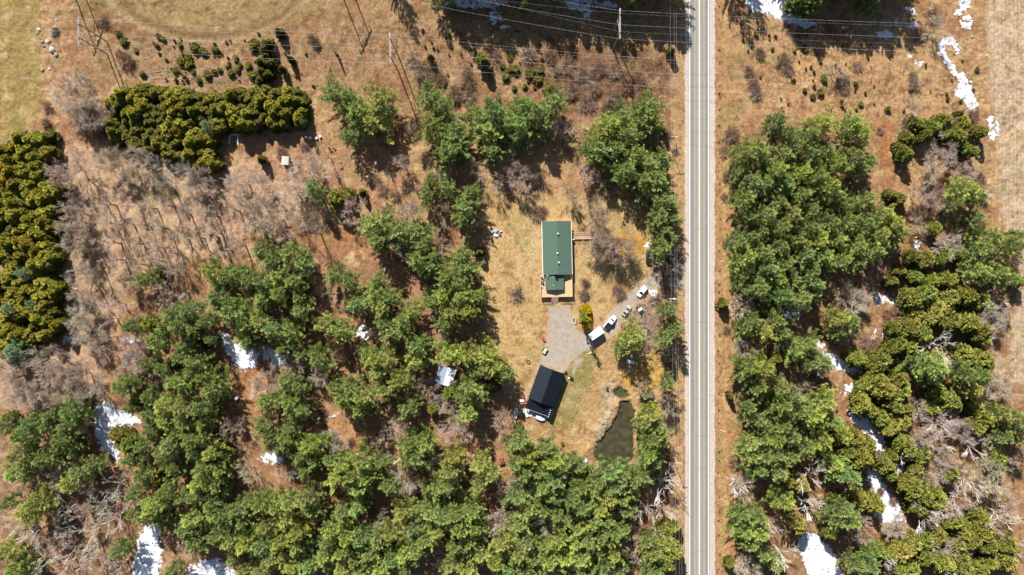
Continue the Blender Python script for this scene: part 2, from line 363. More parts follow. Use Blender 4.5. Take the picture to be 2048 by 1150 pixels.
drv = sheet("driveway", f_drive, (1030, 500, 1375, 830), 0.9, lambda a, b, d: 0.025 + 0 * a, M_gravel, "structure")
_v = np.empty(len(drv.data.vertices) * 3, np.float32); drv.data.vertices.foreach_get("co", _v); _v = _v.reshape(-1, 3)
_px, _py = px_of(_v[:, 0], _v[:, 1]); _g = ground_col(_px, _py)
_c = np.ones((len(_px), 3)) * np.array(alb((188, 176, 164)))
_k = (sm(.42, .68, fbm(_px / 9, _py / 9, 4)) * .55)[:, None]; _c = _c * (1 - _k) + np.array(alb((198, 172, 142))) * _k      # dusty tan patches
_k = (sm(.52, .70, fbm(_px / 3 + 5, _py / 6, 3)) * .35)[:, None]; _c = _c * (1 - _k) + np.array(alb((150, 140, 132))) * _k   # darker wheel-turned gravel
_k = np.exp(-np.maximum(f_drive(_px, _py), 0) / 3.0)[:, None]; _c = _c * (1 - _k) + _g * _k                                  # dirt creeping in from the sides
_a = drv.data.attributes.new("col", 'FLOAT_COLOR', 'POINT'); _q = np.ones((len(_c), 4), np.float32); _q[:, :3] = _c; _a.data.foreach_set("color", _q.ravel())

# water of the pond
M_water = mat("pond_water", (0.040, 0.036, 0.018), 0.14, spec=0.5, noise=0.4, scale=0.5)
wv = [(*W(x, y), -0.5) for x, y in [(1180,795),(1280,795),(1280,940),(1180,940)]]
wm = MB().pts(wv, [(0, 3, 2, 1)]); o = wm.build("pond_water", M_water); o["kind"] = "structure"
wv = [(*W(x, y), -0.62) for x, y in [(1224,770),(1262,770),(1262,799),(1224,799)]]
o = MB().pts(wv, [(0, 3, 2, 1)]).build("pool_water", mat("pool_water", (0.05, 0.050, 0.022), 0.15, spec=0.5, noise=0.3, scale=0.6)); o["kind"] = "structure"

# ------------------------------------------------------------------ road
def strip_mat(name, base, stripes, noise=0.05):
    """asphalt whose wheel paths are worn: colour bands along X"""
    m = mat(name, base, 0.9, noise=noise, scale=0.8, bump=0.1)
    n = m.node_tree.nodes; l = m.node_tree.links; b = n["Principled BSDF"]
    src = b.inputs["Base Color"].links[0].from_socket
    g = n.new("ShaderNodeNewGeometry"); sp = n.new("ShaderNodeSeparateXYZ"); l.new(g.outputs["Position"], sp.inputs[0])
    sb = n.new("ShaderNodeMath"); sb.operation = 'SUBTRACT'; l.new(sp.outputs[0], sb.inputs[0]); sb.inputs[1].default_value = ROADX
    nz = n.new("ShaderNodeTexNoise"); nz.inputs["Scale"].default_value = 1.0
    mp = n.new("ShaderNodeMapping"); mp.inputs["Scale"].default_value = (1.5, 0.03, 1); l.new(g.outputs["Position"], mp.inputs[0]); l.new(mp.outputs[0], nz.inputs["Vector"])
    mm = n.new("ShaderNodeMath"); mm.operation = 'MULTIPLY_ADD'; l.new(nz.outputs["Fac"], mm.inputs[0]); mm.inputs[1].default_value = 0.5; l.new(sb.outputs[0], mm.inputs[2])
    mr = n.new("ShaderNodeMapRange"); l.new(mm.outputs[0], mr.inputs[0]); mr.inputs[1].default_value = -6; mr.inputs[2].default_value = 6
    cr = n.new("ShaderNodeValToRGB"); l.new(mr.outputs[0], cr.inputs[0])
    e = cr.color_ramp.elements
    while len(e) > 1: e.remove(e[-1])
    e[0].position = 0.0; e[0].color = (1, 1, 1, 1)
    for x, v in stripes:
        q = e.new((x + 6.25) / 12); q.color = (v, v, v, 1)
    mu = n.new("ShaderNodeMix"); mu.data_type = 'RGBA'; mu.blend_type = 'MULTIPLY'; mu.inputs[0].default_value = 1
    l.new(src, mu.inputs[6]); l.new(cr.outputs[0], mu.inputs[7]); l.new(mu.outputs[2], b.inputs["Base Color"])
    return m
ROADX = (1398.3 - 1024) / S
M_shoulder = mat("gravel_shoulder", alb((206, 192, 182)), 0.95, noise=0.16, scale=1.2, bump=0.2)
M_asph = strip_mat("road_asphalt", alb((168, 163, 156)), [(-3.9,1.15),(-3.1,.85),(-2.4,.70),(-1.7,1.14),(-1.1,.84),(-.5,1.08),(.5,1.05),(1.1,.76),(1.8,1.14),(2.5,.72),(3.1,.80),(3.9,1.1)])
def road_strip(name, x0, x1, z, m, y0=-1500, y1=1500, wob=0.0):
    V = []; F = []; n = 400
    yy = np.concatenate([np.linspace(y0, -130, 30)[:-1], np.linspace(-130, 130, n), np.linspace(130, y1, 30)[1:]])
    for i, y in enumerate(yy):
        a = (float(fbm(np.array([y * 0.7]), np.array([x0]), 3)[0]) - .5) * wob; b = (float(fbm(np.array([y * 0.7]), np.array([x1 + 40]), 3)[0]) - .5) * wob
        V += [(ROADX + x0 + a, y, z), (ROADX + x1 + b, y, z)]
        if i: k = 2 * i; F.append((k - 2, k - 1, k + 1, k))
    o = MB().pts(V, F).build(name, m); o["kind"] = "structure"; return o
road_strip("road_shoulder", -5.4, 5.9, 0.20, M_shoulder, wob=0.9)
road_strip("road", -4.0, 3.95, 0.215, M_asph)
M_white = mat("white_road_paint", (0.80, 0.80, 0.78), 0.7, noise=0.08, scale=3)
M_yellow = mat("faded_yellow_paint", (0.60, 0.46, 0.33), 0.7, noise=0.12, scale=2)
for x in (-3.72, 3.36): road_strip("road_edge_line", x, x + 0.17, 0.226, M_white)
for x in (-0.16,): road_strip("road_centre_line", x, x + 0.34, 0.226, M_yellow)
M_crack = mat("crack_filler", (0.16, 0.15, 0.14), 0.8)
for i, yp in enumerate([18, 38, 58, 82, 105, 122, 151, 171, 187, 215, 458, 645, 722, 800, 870, 936, 1098, 1110]):
    wd = 0.10 if yp in (458, 645, 870, 936, 1110) else 0.025
    x = -3.4; V = []; F = []; y = (575 - yp) / S
    while x < 3.5:
        V += [(ROADX + x, y - wd, 0.232), (ROADX + x, y + wd, 0.232)]; k = len(V)
        if k > 2: F.append((k - 4, k - 2, k - 1, k - 3))
        x += 0.5; y += random.uniform(-0.12, 0.12) + (0.16 if yp == 1110 else 0)
    o = MB().pts(V, F).build("road_crack", M_crack); o["kind"] = "structure"
# ------------------------------------------------------------------ tree prototypes
def blades(P, D, L, Wd, n, spread_, rg):
    """n blades (thin triangles) per tuft at P (k,3) fanning round direction D"""
    k = len(P)
    P = np.repeat(P, n, 0); D = np.repeat(D, n, 0); L = np.repeat(L, n)
    d = D + rg.normal(0, spread_, (k * n, 3)); d /= np.linalg.norm(d, axis=1, keepdims=True)
    s = np.cross(d, rg.normal(0, 1, (k * n, 3))); s /= np.linalg.norm(s, axis=1, keepdims=True) + 1e-9
    l = (L * rg.uniform(0.7, 1.2, k * n))[:, None]; w = Wd * l
    A = P - s * w * 0.35; B = P + s * w * 0.35; C_ = P + d * l + s * w * 0.5; E = P + d * l - s * w * 0.5
    M = np.stack([A, B, C_, E], 1).reshape(-1, 3)
    F = np.arange(len(M)).reshape(-1, 4)
    return M, F
def limb_mesh(segs, n=3):
    """segs: list of (p, q, r0, r1) -> tapered n-sided tubes, vectorised"""
    P = np.array([s[0] for s in segs], float); Q = np.array([s[1] for s in segs], float)
    r0 = np.array([s[2] for s in segs])[:, None]; r1 = np.array([s[3] for s in segs])[:, None]
    d = Q - P; d /= np.linalg.norm(d, axis=1, keepdims=True) + 1e-9
    ref = np.where(np.abs(d[:, 2:3]) < 0.9, np.array([[0, 0, 1.0]]), np.array([[1.0, 0, 0]]))
    a = np.cross(d, ref); a /= np.linalg.norm(a, axis=1, keepdims=True) + 1e-9; b = np.cross(d, a)
    rings = []
    for base, r in ((P, r0), (Q, r1)):
        for i in range(n):
            t = 2 * math.pi * i / n; rings.append(base + r * (math.cos(t) * a + math.sin(t) * b))
    V = np.stack(rings, 1).reshape(-1, 3); k = len(segs); base = (np.arange(k) * 2 * n)[:, None]
    F = np.concatenate([base + np.array([[i, (i + 1) % n, n + (i + 1) % n, n + i]]) for i in range(n)], 0)
    return V, F
M_bark = mat("grey_brown_bark", (0.13, 0.10, 0.075), 0.95, noise=0.3, scale=4)
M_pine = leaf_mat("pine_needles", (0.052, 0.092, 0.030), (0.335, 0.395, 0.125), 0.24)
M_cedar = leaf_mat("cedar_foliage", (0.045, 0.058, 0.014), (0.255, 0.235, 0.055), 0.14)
M_twig = leaf_mat("bare_twigs", (0.10, 0.078, 0.066), (0.42, 0.350, 0.300), 0.0)
M_dead = leaf_mat("bleached_branches", (0.34, 0.30, 0.27), (0.66, 0.61, 0.56), 0.0)
M_straw = leaf_mat("dry_stems", (0.24, 0.16, 0.10), (0.48, 0.36, 0.22), 0.1)

def make_pine(seed, H=15.0, Rr=4.6, sparse=1.0):
    rg = np.random.default_rng(seed); P = []; D = []; LL = []; TT = []; segs = []
    z = H * 0.22; lean = rg.normal(0, 0.25, 2)
    def axis(zz): return np.array([lean[0] * zz / H, lean[1] * zz / H, zz])
    lob = rg.uniform(0, 6.28, 3)
    wk = 0
    while z < H * 0.97:
        t = (z - H * 0.2) / (H * 0.8); wk += 1
        prof = Rr * 1.18 * min(1.0, (t + 0.30) / 0.42) * (1 - t) ** 0.78 * rg.uniform(0.78, 1.12)
        nb = int(rg.integers(6, 9)); a0 = rg.uniform(0, 6.28)
        for i in range(nb):
            if rg.random() > sparse * 0.97: continue
            az = a0 + i * 6.283 / nb + rg.normal(0, 0.20)
            lobes = 1 + 0.22 * math.sin(2 * az + lob[0]) + 0.16 * math.sin(3 * az + lob[1] + z) + 0.10 * math.sin(5 * az + lob[2])
            L = max(0.5, prof * lobes * rg.uniform(0.55, 1.15))
            up = 0.20 + 0.80 * t ** 1.4 + rg.normal(0, 0.08); bend = rg.normal(0, 0.14)
            dirh = np.array([math.cos(az), math.sin(az), 0.0]); side = np.array([-dirh[1], dirh[0], 0]); p0 = axis(z)
            n = max(3, int(L / 0.34)); prev = p0
            for j in range(1, n + 1):
                u = j / n
                p = p0 + dirh * L * u + side * bend * L * u * u + np.array([0, 0, L * (up * u - 0.38 * u * (1 - t) + 0.45 * u * u * (1 - t))])
                if j in (n // 2, n): segs.append((prev, p, 0.07 * (1 - u * .6), 0.05 * (1 - u * .8))); prev = p
                if u < 0.30: continue
                w = 0.23 * L * (1.25 - u) + 0.16
                for sgn in (-1, 1):
                    m = max(1, int(w / 0.42))
                    sd = side * sgn * 0.72 + dirh * 0.72
                    for q in range(m):
                        v = (q + rg.uniform(0, 1)) / m
                        pp = p + sd * w * v + np.array([0, 0, 0.12 * v]) + rg.normal(0, 0.07, 3)
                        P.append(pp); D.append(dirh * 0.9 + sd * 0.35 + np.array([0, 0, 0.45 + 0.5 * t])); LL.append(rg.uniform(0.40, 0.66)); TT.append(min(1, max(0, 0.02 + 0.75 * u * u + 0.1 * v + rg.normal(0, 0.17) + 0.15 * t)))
        z += H * rg.uniform(0.050, 0.080)
    for q in range(14):
        P.append(axis(H - q * 0.09)); D.append(np.array([rg.normal(0, .5), rg.normal(0, .5), 1.0])); LL.append(0.42); TT.append(0.7)
    P = np.array(P); D = np.array(D); D /= np.linalg.norm(D, axis=1, keepdims=True)
    V, F = blades(P, D, np.array(LL), 0.15, 11, 0.40, rg)
    tint = np.repeat(np.clip(np.array(TT), 0, 1), 44)
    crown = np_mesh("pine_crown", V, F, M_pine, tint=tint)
    sv = [((0, 0, 0), axis(H * 0.5), 0.24, 0.16), (axis(H * 0.5), axis(H * 0.97), 0.16, 0.03)]
    V, F = limb_mesh(sv, 8); V2, F2 = limb_mesh(segs, 3)
    F2 = F2 + len(V); trunk = np_mesh("pine_trunk", np.concatenate([V, V2]), np.concatenate([F, F2]), M_bark)
    return crown, trunk

def make_cedar(seed, H=8.0, Rr=2.1, dens=1.0, m=None, cone=False):
    rg = np.random.default_rng(seed); n = int(1100 * dens)
    ns = int(rg.integers(5, 8)) if cone else int(rg.integers(3, 6)); P = []; D = []; T = []
    for k in range(ns):                       # several leaders, each a plume
        a = rg.uniform(0, 6.28); o = Rr * (0.0 if k == 0 else rg.uniform(0.30, 0.58)); h = H * (1.0 if k == 0 else rg.uniform(0.66, 0.95)); rr = Rr * (0.72 if k == 0 else rg.uniform(0.40, 0.62))
        c = np.array([o * math.cos(a), o * math.sin(a)]); m_ = n // ns
        u = rg.random(m_) ** 0.75; az = rg.uniform(0, 6.283, m_)
        zz = h * (0.10 + 0.90 * u); pr = rr * ((1.12 * np.clip(1 - u, 0.03, 1) ** 0.75) if cone else np.sqrt(np.clip(1 - (np.clip(u, 0, 1)) ** 2.2, 0.02, 1))) * (1 + 0.28 * np.sin(az * 3 + u * 9 + a) + 0.16 * np.sin(az * 7 + u * 17))
        rad = pr * rg.uniform(0.72, 1.05, m_)
        P.append(np.stack([c[0] + rad * np.cos(az), c[1] + rad * np.sin(az), zz], 1))
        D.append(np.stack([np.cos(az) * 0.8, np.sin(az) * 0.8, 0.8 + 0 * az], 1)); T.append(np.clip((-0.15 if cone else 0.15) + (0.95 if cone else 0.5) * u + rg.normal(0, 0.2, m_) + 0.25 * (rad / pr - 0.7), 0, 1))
    P = np.concatenate(P); D = np.concatenate(D); T = np.concatenate(T); D /= np.linalg.norm(D, axis=1, keepdims=True)
    V, F = blades(P, D, np.full(len(P), 0.50), 0.30, 8, 0.40, rg)
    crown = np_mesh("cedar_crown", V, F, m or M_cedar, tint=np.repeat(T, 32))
    V, F = limb_mesh([((0, 0, 0), (0, 0, H * 0.8), 0.12, 0.03)], 6)
    return crown, np_mesh("cedar_trunk", V, F, M_bark)

def make_bare(seed, H=11.0, spread_=0.55, n0=6, thick=1.0, twigs=1.0, m=None, base_split=0.25, droop=0.0, levels=5, rmin=0.020):
    """vase-shaped leafless tree grown by repeated forking"""
    rg = np.random.default_rng(seed); segs = []; tint = []
    def grow(p, d, L, r, lev):
        q = p + d * L; r1 = max(rmin, r * 0.66)
        mid = (p + q) / 2 + rg.normal(0, 0.05 * L, 3)
        segs.append((p, mid, r, (r + r1) / 2)); segs.append((mid, q, (r + r1) / 2, r1))
        tv = min(1, 0.1 + lev * 0.19 + rg.normal(0, 0.08)); tint.extend([tv, tv])
        if lev >= levels: return
        kids = int(rg.integers(2, 4)) + (1 if lev >= 2 else 0) + (1 if (lev >= 3 and rg.random() < twigs) else 0)
        for k in range(kids):
            s = rg.uniform(0.35, 1.0) if lev >= 1 else rg.uniform(0.7, 1.0)
            b = p + (q - p) * (s if k else 1.0)
            nd = d + rg.normal(0, 0.42 if k else 0.2, 3) + np.array([0, 0, 0.10 - droop * lev]); nd /= np.linalg.norm(nd)
            grow(b, nd, L * rg.uniform(0.55, 0.86), r1 * (0.9 if k == 0 else 0.7), lev + 1)
    base = np.array([0, 0, H * base_split])
    if base_split > 0.02:
        tr = [((0, 0, 0), base, 0.17 * thick, 0.14 * thick)]
    else: tr = [((0, 0, -0.1), (0, 0, 0.1), 0.15 * thick, 0.1 * thick)]; base = np.array([0, 0, 0.0])
    for k in range(n0):
        az = k * 6.283 / n0 + rg.normal(0, 0.3); s = spread_ * rg.uniform(0.4, 1.2)
        d = np.array([math.cos(az) * s, math.sin(az) * s, 1.0]); d /= np.linalg.norm(d)
        grow(base, d, H * (1 - base_split) * rg.uniform(0.28, 0.36), 0.085 * thick, 1)
    V, F = limb_mesh(segs, 3)
    V2, F2 = limb_mesh(tr, 7)
    crown = np_mesh("bare_branches", V, F, m or M_twig, tint=np.repeat(np.clip(tint, 0, 1), 6))
    return crown, np_mesh("bare_trunk", V2, F2, m or M_twig, tint=np.full(len(V2), 0.25))
def make_shrub(seed, H=2.6, Rr=2.2, n=700, m=None, w=0.03):
    """leafless bush: many stems from the ground, each forking twice"""
    rg = np.random.default_rng(seed); segs = []; T = []
    for k in range(n // 14):
        az = rg.uniform(0, 6.28); s = rg.uniform(0.1, 1.0) ** 0.7; o = rg.normal(0, Rr * 0.18, 2)
        p = np.array([o[0], o[1], 0]); q = np.array([o[0] * .5 + Rr * s * 0.6 * math.cos(az), o[1] * .5 + Rr * s * 0.6 * math.sin(az), H * rg.uniform(0.45, 0.75) * (1.15 - 0.4 * s)])
        segs.append((p, q, w * 1.2, w)); T.append(0.2)
        for j in range(13):
            b = p + (q - p) * rg.uniform(0.4, 1.0); d = (q - p) / (np.linalg.norm(q - p) + 1e-6) + rg.normal(0, 0.55, 3) + np.array([0, 0, 0.25]); d /= np.linalg.norm(d)
            segs.append((b, b + d * Rr * rg.uniform(0.2, 0.5), w * 0.8, w * 0.4)); T.append(rg.uniform(0.2, 1))
    V, F = limb_mesh(segs, 3)
    return np_mesh("shrub", V, F, m or M_twig, tint=np.repeat(T, 6))

PINES = [make_pine(100 + i, H=15, Rr=4.6 * (1.0 + 0.06 * math.sin(i * 2.1))) for i in range(8)]
CEDARS = [make_cedar(200 + i, dens=1.7, cone=True) for i in range(6)]
THIN = [make_bare(300 + i, H=12, n0=4, twigs=0.4, spread_=0.45, levels=5, thick=1.35, base_split=0.32) for i in range(4)]
BARES = [make_bare(320 + i, H=11, n0=7, twigs=1.0, spread_=0.8, levels=6 if i < 2 else 5, base_split=0.18, thick=1.0) for i in range(5)]
DEADS = [make_bare(340 + i, H=11, n0=4, twigs=0.0, spread_=0.7, levels=4, m=M_dead, thick=1.25, rmin=0.03) for i in range(5)]
SHRUBS = [make_shrub(360 + i, H=1.8, Rr=2.6, n=800, w=0.026) for i in range(4)]
WISPY = [make_cedar(440 + i, dens=.7) for i in range(5)]
SMALLC = [make_cedar(380 + i, H=2.6, Rr=1.3, dens=0.15) for i in range(4)]
# ------------------------------------------------------------------ where every tree stands: tile letter, then x y r in the tile's 4x pixels
def parse(s):
    out = []; t = None
    for tok in s.split():
        if tok.isalpha(): t = tok
        else:
            a = [float(v) for v in tok.split(",")]; x, y = tile(t, a[0], a[1]); out.append((x, y, a[2] / 3.992))
    return out
PINE = parse("""B 640,760,95 740,790,70 830,900,120 1000,830,120 910,990,110 740,1090,70 1370,690,50 1390,800,90 1500,860,80 1400,1010,110 1600,1040,80 1590,1110,100 1780,950,100 1900,900,110 1850,1060,110 2010,1000,100
C 90,850,100 60,1000,110 200,900,90 320,840,100 250,1000,80 40,1100,90 780,1000,110 860,960,90 700,1080,110 900,1080,90 1080,900,110 1110,1020,90 1020,1000,70 1040,870,70
D 60,980,110 130,1070,100 400,1000,120 510,960,80 320,1080,90 650,1000,110 800,1000,100 720,1090,110 560,1090,90 860,950,60 230,30,90 350,20,90
F 1520,70,100 1620,50,90 1890,60,80 1400,280,50 1360,400,70 1530,350,70 1700,400,70 1680,500,100 1650,600,70 470,370,75 950,640,120 980,770,90 1180,700,100 1280,720,90 1330,810,80 1310,920,90 1390,970,90 50,850,80 130,940,80 280,870,90 380,950,110 200,1050,110 320,1100,110 60,1100,100 630,1050,90 740,1100,90 970,1100,90 1630,900,80 1650,990,90 1500,1080,110 1630,1100,100
G 700,60,110 830,40,90 960,100,110 1080,160,110 900,220,100 1190,130,80 1150,280,100 1030,290,90 1190,460,90 1170,590,90 1270,600,60 1210,690,70 1190,820,80 1270,760,60 1260,500,60 1830,80,110 1950,60,110 2020,160,90 1800,220,80 1900,300,110 2010,320,100 1850,450,110 1960,450,90 2010,570,110 1870,590,80 1990,700,90 1800,790,100 1900,750,90 1850,910,110 1970,860,100 2020,990,110 1830,1060,90 1950,1110,100
H 100,80,110 210,30,90 60,210,110 330,100,110 450,60,90 540,160,110 660,120,110 780,140,90 250,230,120 120,330,110 380,250,110 480,350,120 620,270,90 720,220,90 250,410,110 70,460,100 420,430,100 550,430,100 320,540,90 180,560,110 770,450,110 900,560,110 1000,640,110 650,480,90 480,630,110 620,630,110 760,640,100 880,730,110 1030,740,90 320,680,110 100,660,110 210,770,110 390,780,110 540,770,110 690,810,110 840,860,110 970,880,90 80,820,100 280,890,110 430,900,110 570,930,110 710,950,90 120,960,100 330,1020,100 70,1080,110 200,1090,90 350,1110,100 520,1120,80 1560,360,130 1480,470,80 1660,430,80 1640,590,80 1750,750,120 1860,790,100 1950,820,110 1690,840,100 1980,730,70 1650,1010,110 1800,1020,120 1900,1090,90 1760,1110,90
E 1180,1080,90 1550,1060,90 1700,1020,100 1810,1060,100 1910,1020,90 2000,1100,100 1450,1110,90
I 1060,310,80 1400,200,100 1530,180,110 1330,300,90 1450,290,110 1260,420,110 1390,400,100 1570,330,90 1650,260,80 1700,410,60 1500,450,90 1450,540,90 1570,580,100 1700,530,70 1750,80,130 1880,200,140 1830,100,90 1970,310,110 1990,430,100 1010,780,110 1070,740,80 1200,600,70 1310,640,80 1430,750,120 1640,700,110 1710,790,110 1560,670,80 870,870,80 1060,950,80 1200,860,80 1330,920,110 1480,940,110 1620,960,110 1210,1010,90 1350,1050,110 1500,1080,110 1650,1070,100 1210,1130,80 500,930,100 600,980,110 430,1010,80 290,1070,110 410,1100,90 150,1110,90 540,1090,90 40,1110,90
J 60,80,100 200,40,110 350,70,90 370,190,110 520,150,90 50,260,100 150,340,120 290,340,110 330,450,90 560,290,110 660,330,110 480,430,90 230,480,80 380,530,80 500,560,110 720,60,100 820,130,110 950,50,110 1060,80,100 1010,160,110 1030,290,110 1180,250,110 1100,350,110 1250,190,100 1400,100,90 1500,50,110 1650,60,120 1780,70,80 1560,200,120 1690,170,110 1500,280,90 980,560,150 890,530,90 1000,670,110 1290,450,110 1390,390,90 1290,580,110 1350,640,80 1550,520,130 1690,540,110 1850,520,120 1910,630,110 1980,690,90 1800,650,100 1120,740,120 1210,720,80 1050,810,110 1180,830,100 640,790,100 760,800,110 700,880,110 850,860,120 840,970,110 250,730,100 350,790,90 450,810,80 90,910,110 280,920,110 390,970,100 790,1090,80 60,1100,90 280,1110,90 1230,940,100 1330,980,100 1700,790,110 1650,860,80 1760,870,90 1700,990,110
K 960,400,120 1020,490,80 890,450,80 1250,170,80 1230,260,90 1290,330,90 1220,410,90 1240,750,70 1110,1000,110 1040,1080,100 1150,1100,100 1900,260,110 1990,340,110 1850,320,80 1960,30,100 1870,10,80 1900,620,110 2000,640,110 1850,680,80 1960,770,100 1880,950,80 1970,900,90 1950,1050,100
L 100,60,120 250,90,110 350,50,90 60,260,110 450,190,90 560,250,110 650,270,100 560,340,80 90,360,90 300,450,110 200,490,110 390,490,90 430,580,100 340,600,90 1280,630,130 1190,620,90 1310,710,90 1550,680,120 1660,690,110 1600,790,110 1830,1000,110 1950,1030,110 1900,1110,100 90,790,100 180,860,100 90,920,110 440,900,110 220,980,110 350,1010,110 480,1050,100 100,1090,110 290,1110,100 600,1090,80
M 200,30,110 520,60,110 600,130,90 180,180,110 260,260,100 160,330,110 380,220,100 480,180,100 50,210,80 30,430,90 80,570,70 570,400,100 660,330,110 750,260,90 320,560,110 250,630,110 370,490,80 60,950,110 150,1090,110 50,1100,90 960,950,90 1150,120,80 1050,230,80 1150,340,90 1380,100,110 1320,190,80 1430,30,90 1560,60,110 1660,30,90 1550,170,90 1700,160,110 1400,290,90 1640,290,120 1780,290,110 1600,410,110 1750,420,100 1080,500,80 1330,500,110 1240,590,110 1180,670,90 1300,690,90 1470,530,90 1560,520,90 1080,650,70 1700,580,90 1790,660,110 1900,620,100 2000,560,90 1560,690,110 1490,780,100 1560,880,100 1950,720,90 1750,820,100 1850,870,110 1970,900,110 1300,880,90 1290,1060,110 1390,1110,80 1880,1010,100 1970,1090,100
N 120,60,110 250,40,100 200,130,80 430,110,110 530,80,80 370,190,100 480,240,100 400,310,80 600,220,90 700,260,110 860,230,120 780,340,120 650,370,110 900,370,110 830,450,100 990,240,80 1010,340,100 1060,430,90 1230,90,120 1350,110,110 1290,210,110 1200,230,80 1590,200,110 1560,310,110 1440,440,110 1360,460,70 1560,430,90 1640,350,90 1700,70,80 1900,120,90 1800,270,110 1780,430,100 1870,350,100 1980,390,90 60,580,110 180,610,110 300,560,110 420,530,110 470,620,100 100,740,110 250,710,110 340,790,110 210,870,120 60,900,110 340,910,110 700,640,110 820,600,110 960,590,100 620,770,110 730,820,120 590,870,90 850,840,120 690,950,110 800,1000,120 560,980,110 450,1050,110 300,1060,110 150,1000,110 60,1090,110 910,960,110 980,860,110 1090,810,110 1180,640,110 1290,630,100 1140,730,100 1260,760,110 1400,640,110 1490,660,120 1350,850,120 1290,950,100 1440,780,110 1600,650,120 1730,620,110 1620,760,120 1760,760,110 1600,900,110 1700,880,90 1180,980,110 1080,1000,110 1000,1080,120 860,1100,110 700,1090,110 1190,1090,100 1550,1060,110 1680,1080,110 1800,970,110 1900,1020,110 1790,1100,100 1960,880,110 2000,1100,100
O 60,80,110 100,200,120 30,260,90 270,130,90 310,240,100 480,220,70 540,280,80 400,280,90 110,330,100 210,330,90 350,380,110 250,430,110 300,510,100 450,540,110 560,430,110 660,480,100 690,400,100 560,600,110 780,330,110 890,330,100 830,430,120 960,400,100 1050,360,90 1120,60,110 1090,170,120 1140,240,90 770,520,110 860,530,100 900,630,90 700,610,110 60,520,110 120,630,110 60,730,110 250,630,100 350,650,100 420,700,100 510,760,110 640,710,110 750,700,100 800,790,110 900,750,90 700,830,110 610,870,110 500,880,110 380,850,100 250,890,100 120,880,110 60,970,120 180,1000,100 300,1010,110 430,1000,110 560,1000,110 690,950,100 810,960,110 720,1070,120 560,1110,100 400,1110,100 240,1110,100 100,1110,100 860,1090,100 1120,960,110 1060,880,80 1010,1100,100 1130,1100,100 1900,100,110 1990,50,100 1900,190,110 2000,190,100 1960,310,110 1960,410,100 1830,650,90 1960,680,90 1850,780,110 1960,810,110 1880,890,100 1980,960,100
P 60,60,110 170,40,100 60,180,100 180,190,100 60,320,110 300,130,100 420,70,110 400,190,100 510,260,100 560,340,100 650,350,100 100,560,110 570,620,120 640,710,110 520,700,100 790,1060,110 690,1060,90 1990,30,100 1850,40,90 1990,280,90""")
CEDAR = parse("""B 1815,480,60 640,430,10 90,350,40 60,400,36 80,450,30 40,490,40 110,510,40 40,570,36 100,600,36 30,640,36 180,250,36 270,470,24 210,550,24 1390,460,24
C 1270,400,30 1210,1030,28
F 640,430,80 740,420,55 40,120,32 845,390,26 1780,860,32
D 1190,1000,60 1300,1020,80 1400,960,60 1540,1000,70 1100,1100,60 1480,1080,80 1700,1050,60 1520,910,30 1240,1080,60 60,60,60
H 990,410,50 1060,440,50 1330,680,60 1150,900,60 1260,930,80 1180,1060,60 1440,1090,80 1380,900,70 1520,880,70 1100,80,60 1060,30,50 1600,60,60 2000,1090,60 1540,20,60 1300,1090,70 1060,1020,50 1000,1100,50
E 1260,1030,50 1700,735,18
I 1190,290,70 1380,600,60 1300,1140,50 60,1040,50 1100,880,60 1580,470,50
J 1530,850,60 1420,960,60 1890,780,50
L 1150,90,90 1230,50,90 1450,80,110 1580,60,100 1680,110,90 1300,200,110 1180,210,80 1450,260,100 1600,270,110 1690,340,80 1130,330,90 1230,370,90 1000,330,60 1010,460,80 1120,450,80 710,570,80 890,580,100 830,640,70 1030,730,90 1060,820,90 930,820,100 870,740,90 780,770,80 1560,520,90 1660,560,100 1740,600,70 1350,850,90 1450,900,100 1300,960,80 1480,960,70 1000,950,80 1100,960,70 750,930,90 820,980,70 900,1030,80 980,1100,90 1080,1070,70 1660,960,70 1710,1040,80 1650,1120,80 1760,150,60 1700,420,60 450,830,60 60,560,60
M 960,30,80 1040,110,80 980,110,60 1250,300,70 1270,380,60 520,710,40
O 1130,300,70 1230,900,90 1280,960,100 1240,1060,70 1280,770,60 1200,790,50 1740,1060,40 1080,850,50
K 1080,850,50 1750,860,26 1690,130,40
P 600,40,100 700,60,80 800,120,70 640,170,90 750,210,100 560,540,60 720,560,80 860,590,80 940,270,80 980,340,60 1080,110,100 1230,180,80 1150,470,110 1230,520,100 1100,410,80 1200,620,80 1350,560,90 1820,210,90 1700,800,100 1620,860,90 1550,820,70 1500,900,80 1690,690,80 1060,960,110 1160,900,80 980,990,80 1380,1040,110 1540,1080,110 1650,1110,90 1750,1050,90 1900,1040,100 240,740,80 500,810,70 60,1070,80 860,950,90 1250,880,90 1350,830,80 1100,1100,90 240,420,90 1450,720,80 1900,900,90 1750,910,80 1460,330,70 1300,480,80 1560,760,60 1480,1000,70 1250,1000,70 1180,300,60 980,200,60""")
SPRUCE = parse("A 1660,1010,60 E 200,1030,70 I 130,510,100 270,120,50 100,170,70 B 380,980,28 G 1010,520,10")
YELLOW = parse("K 585,190,50 590,250,45 600,300,32")
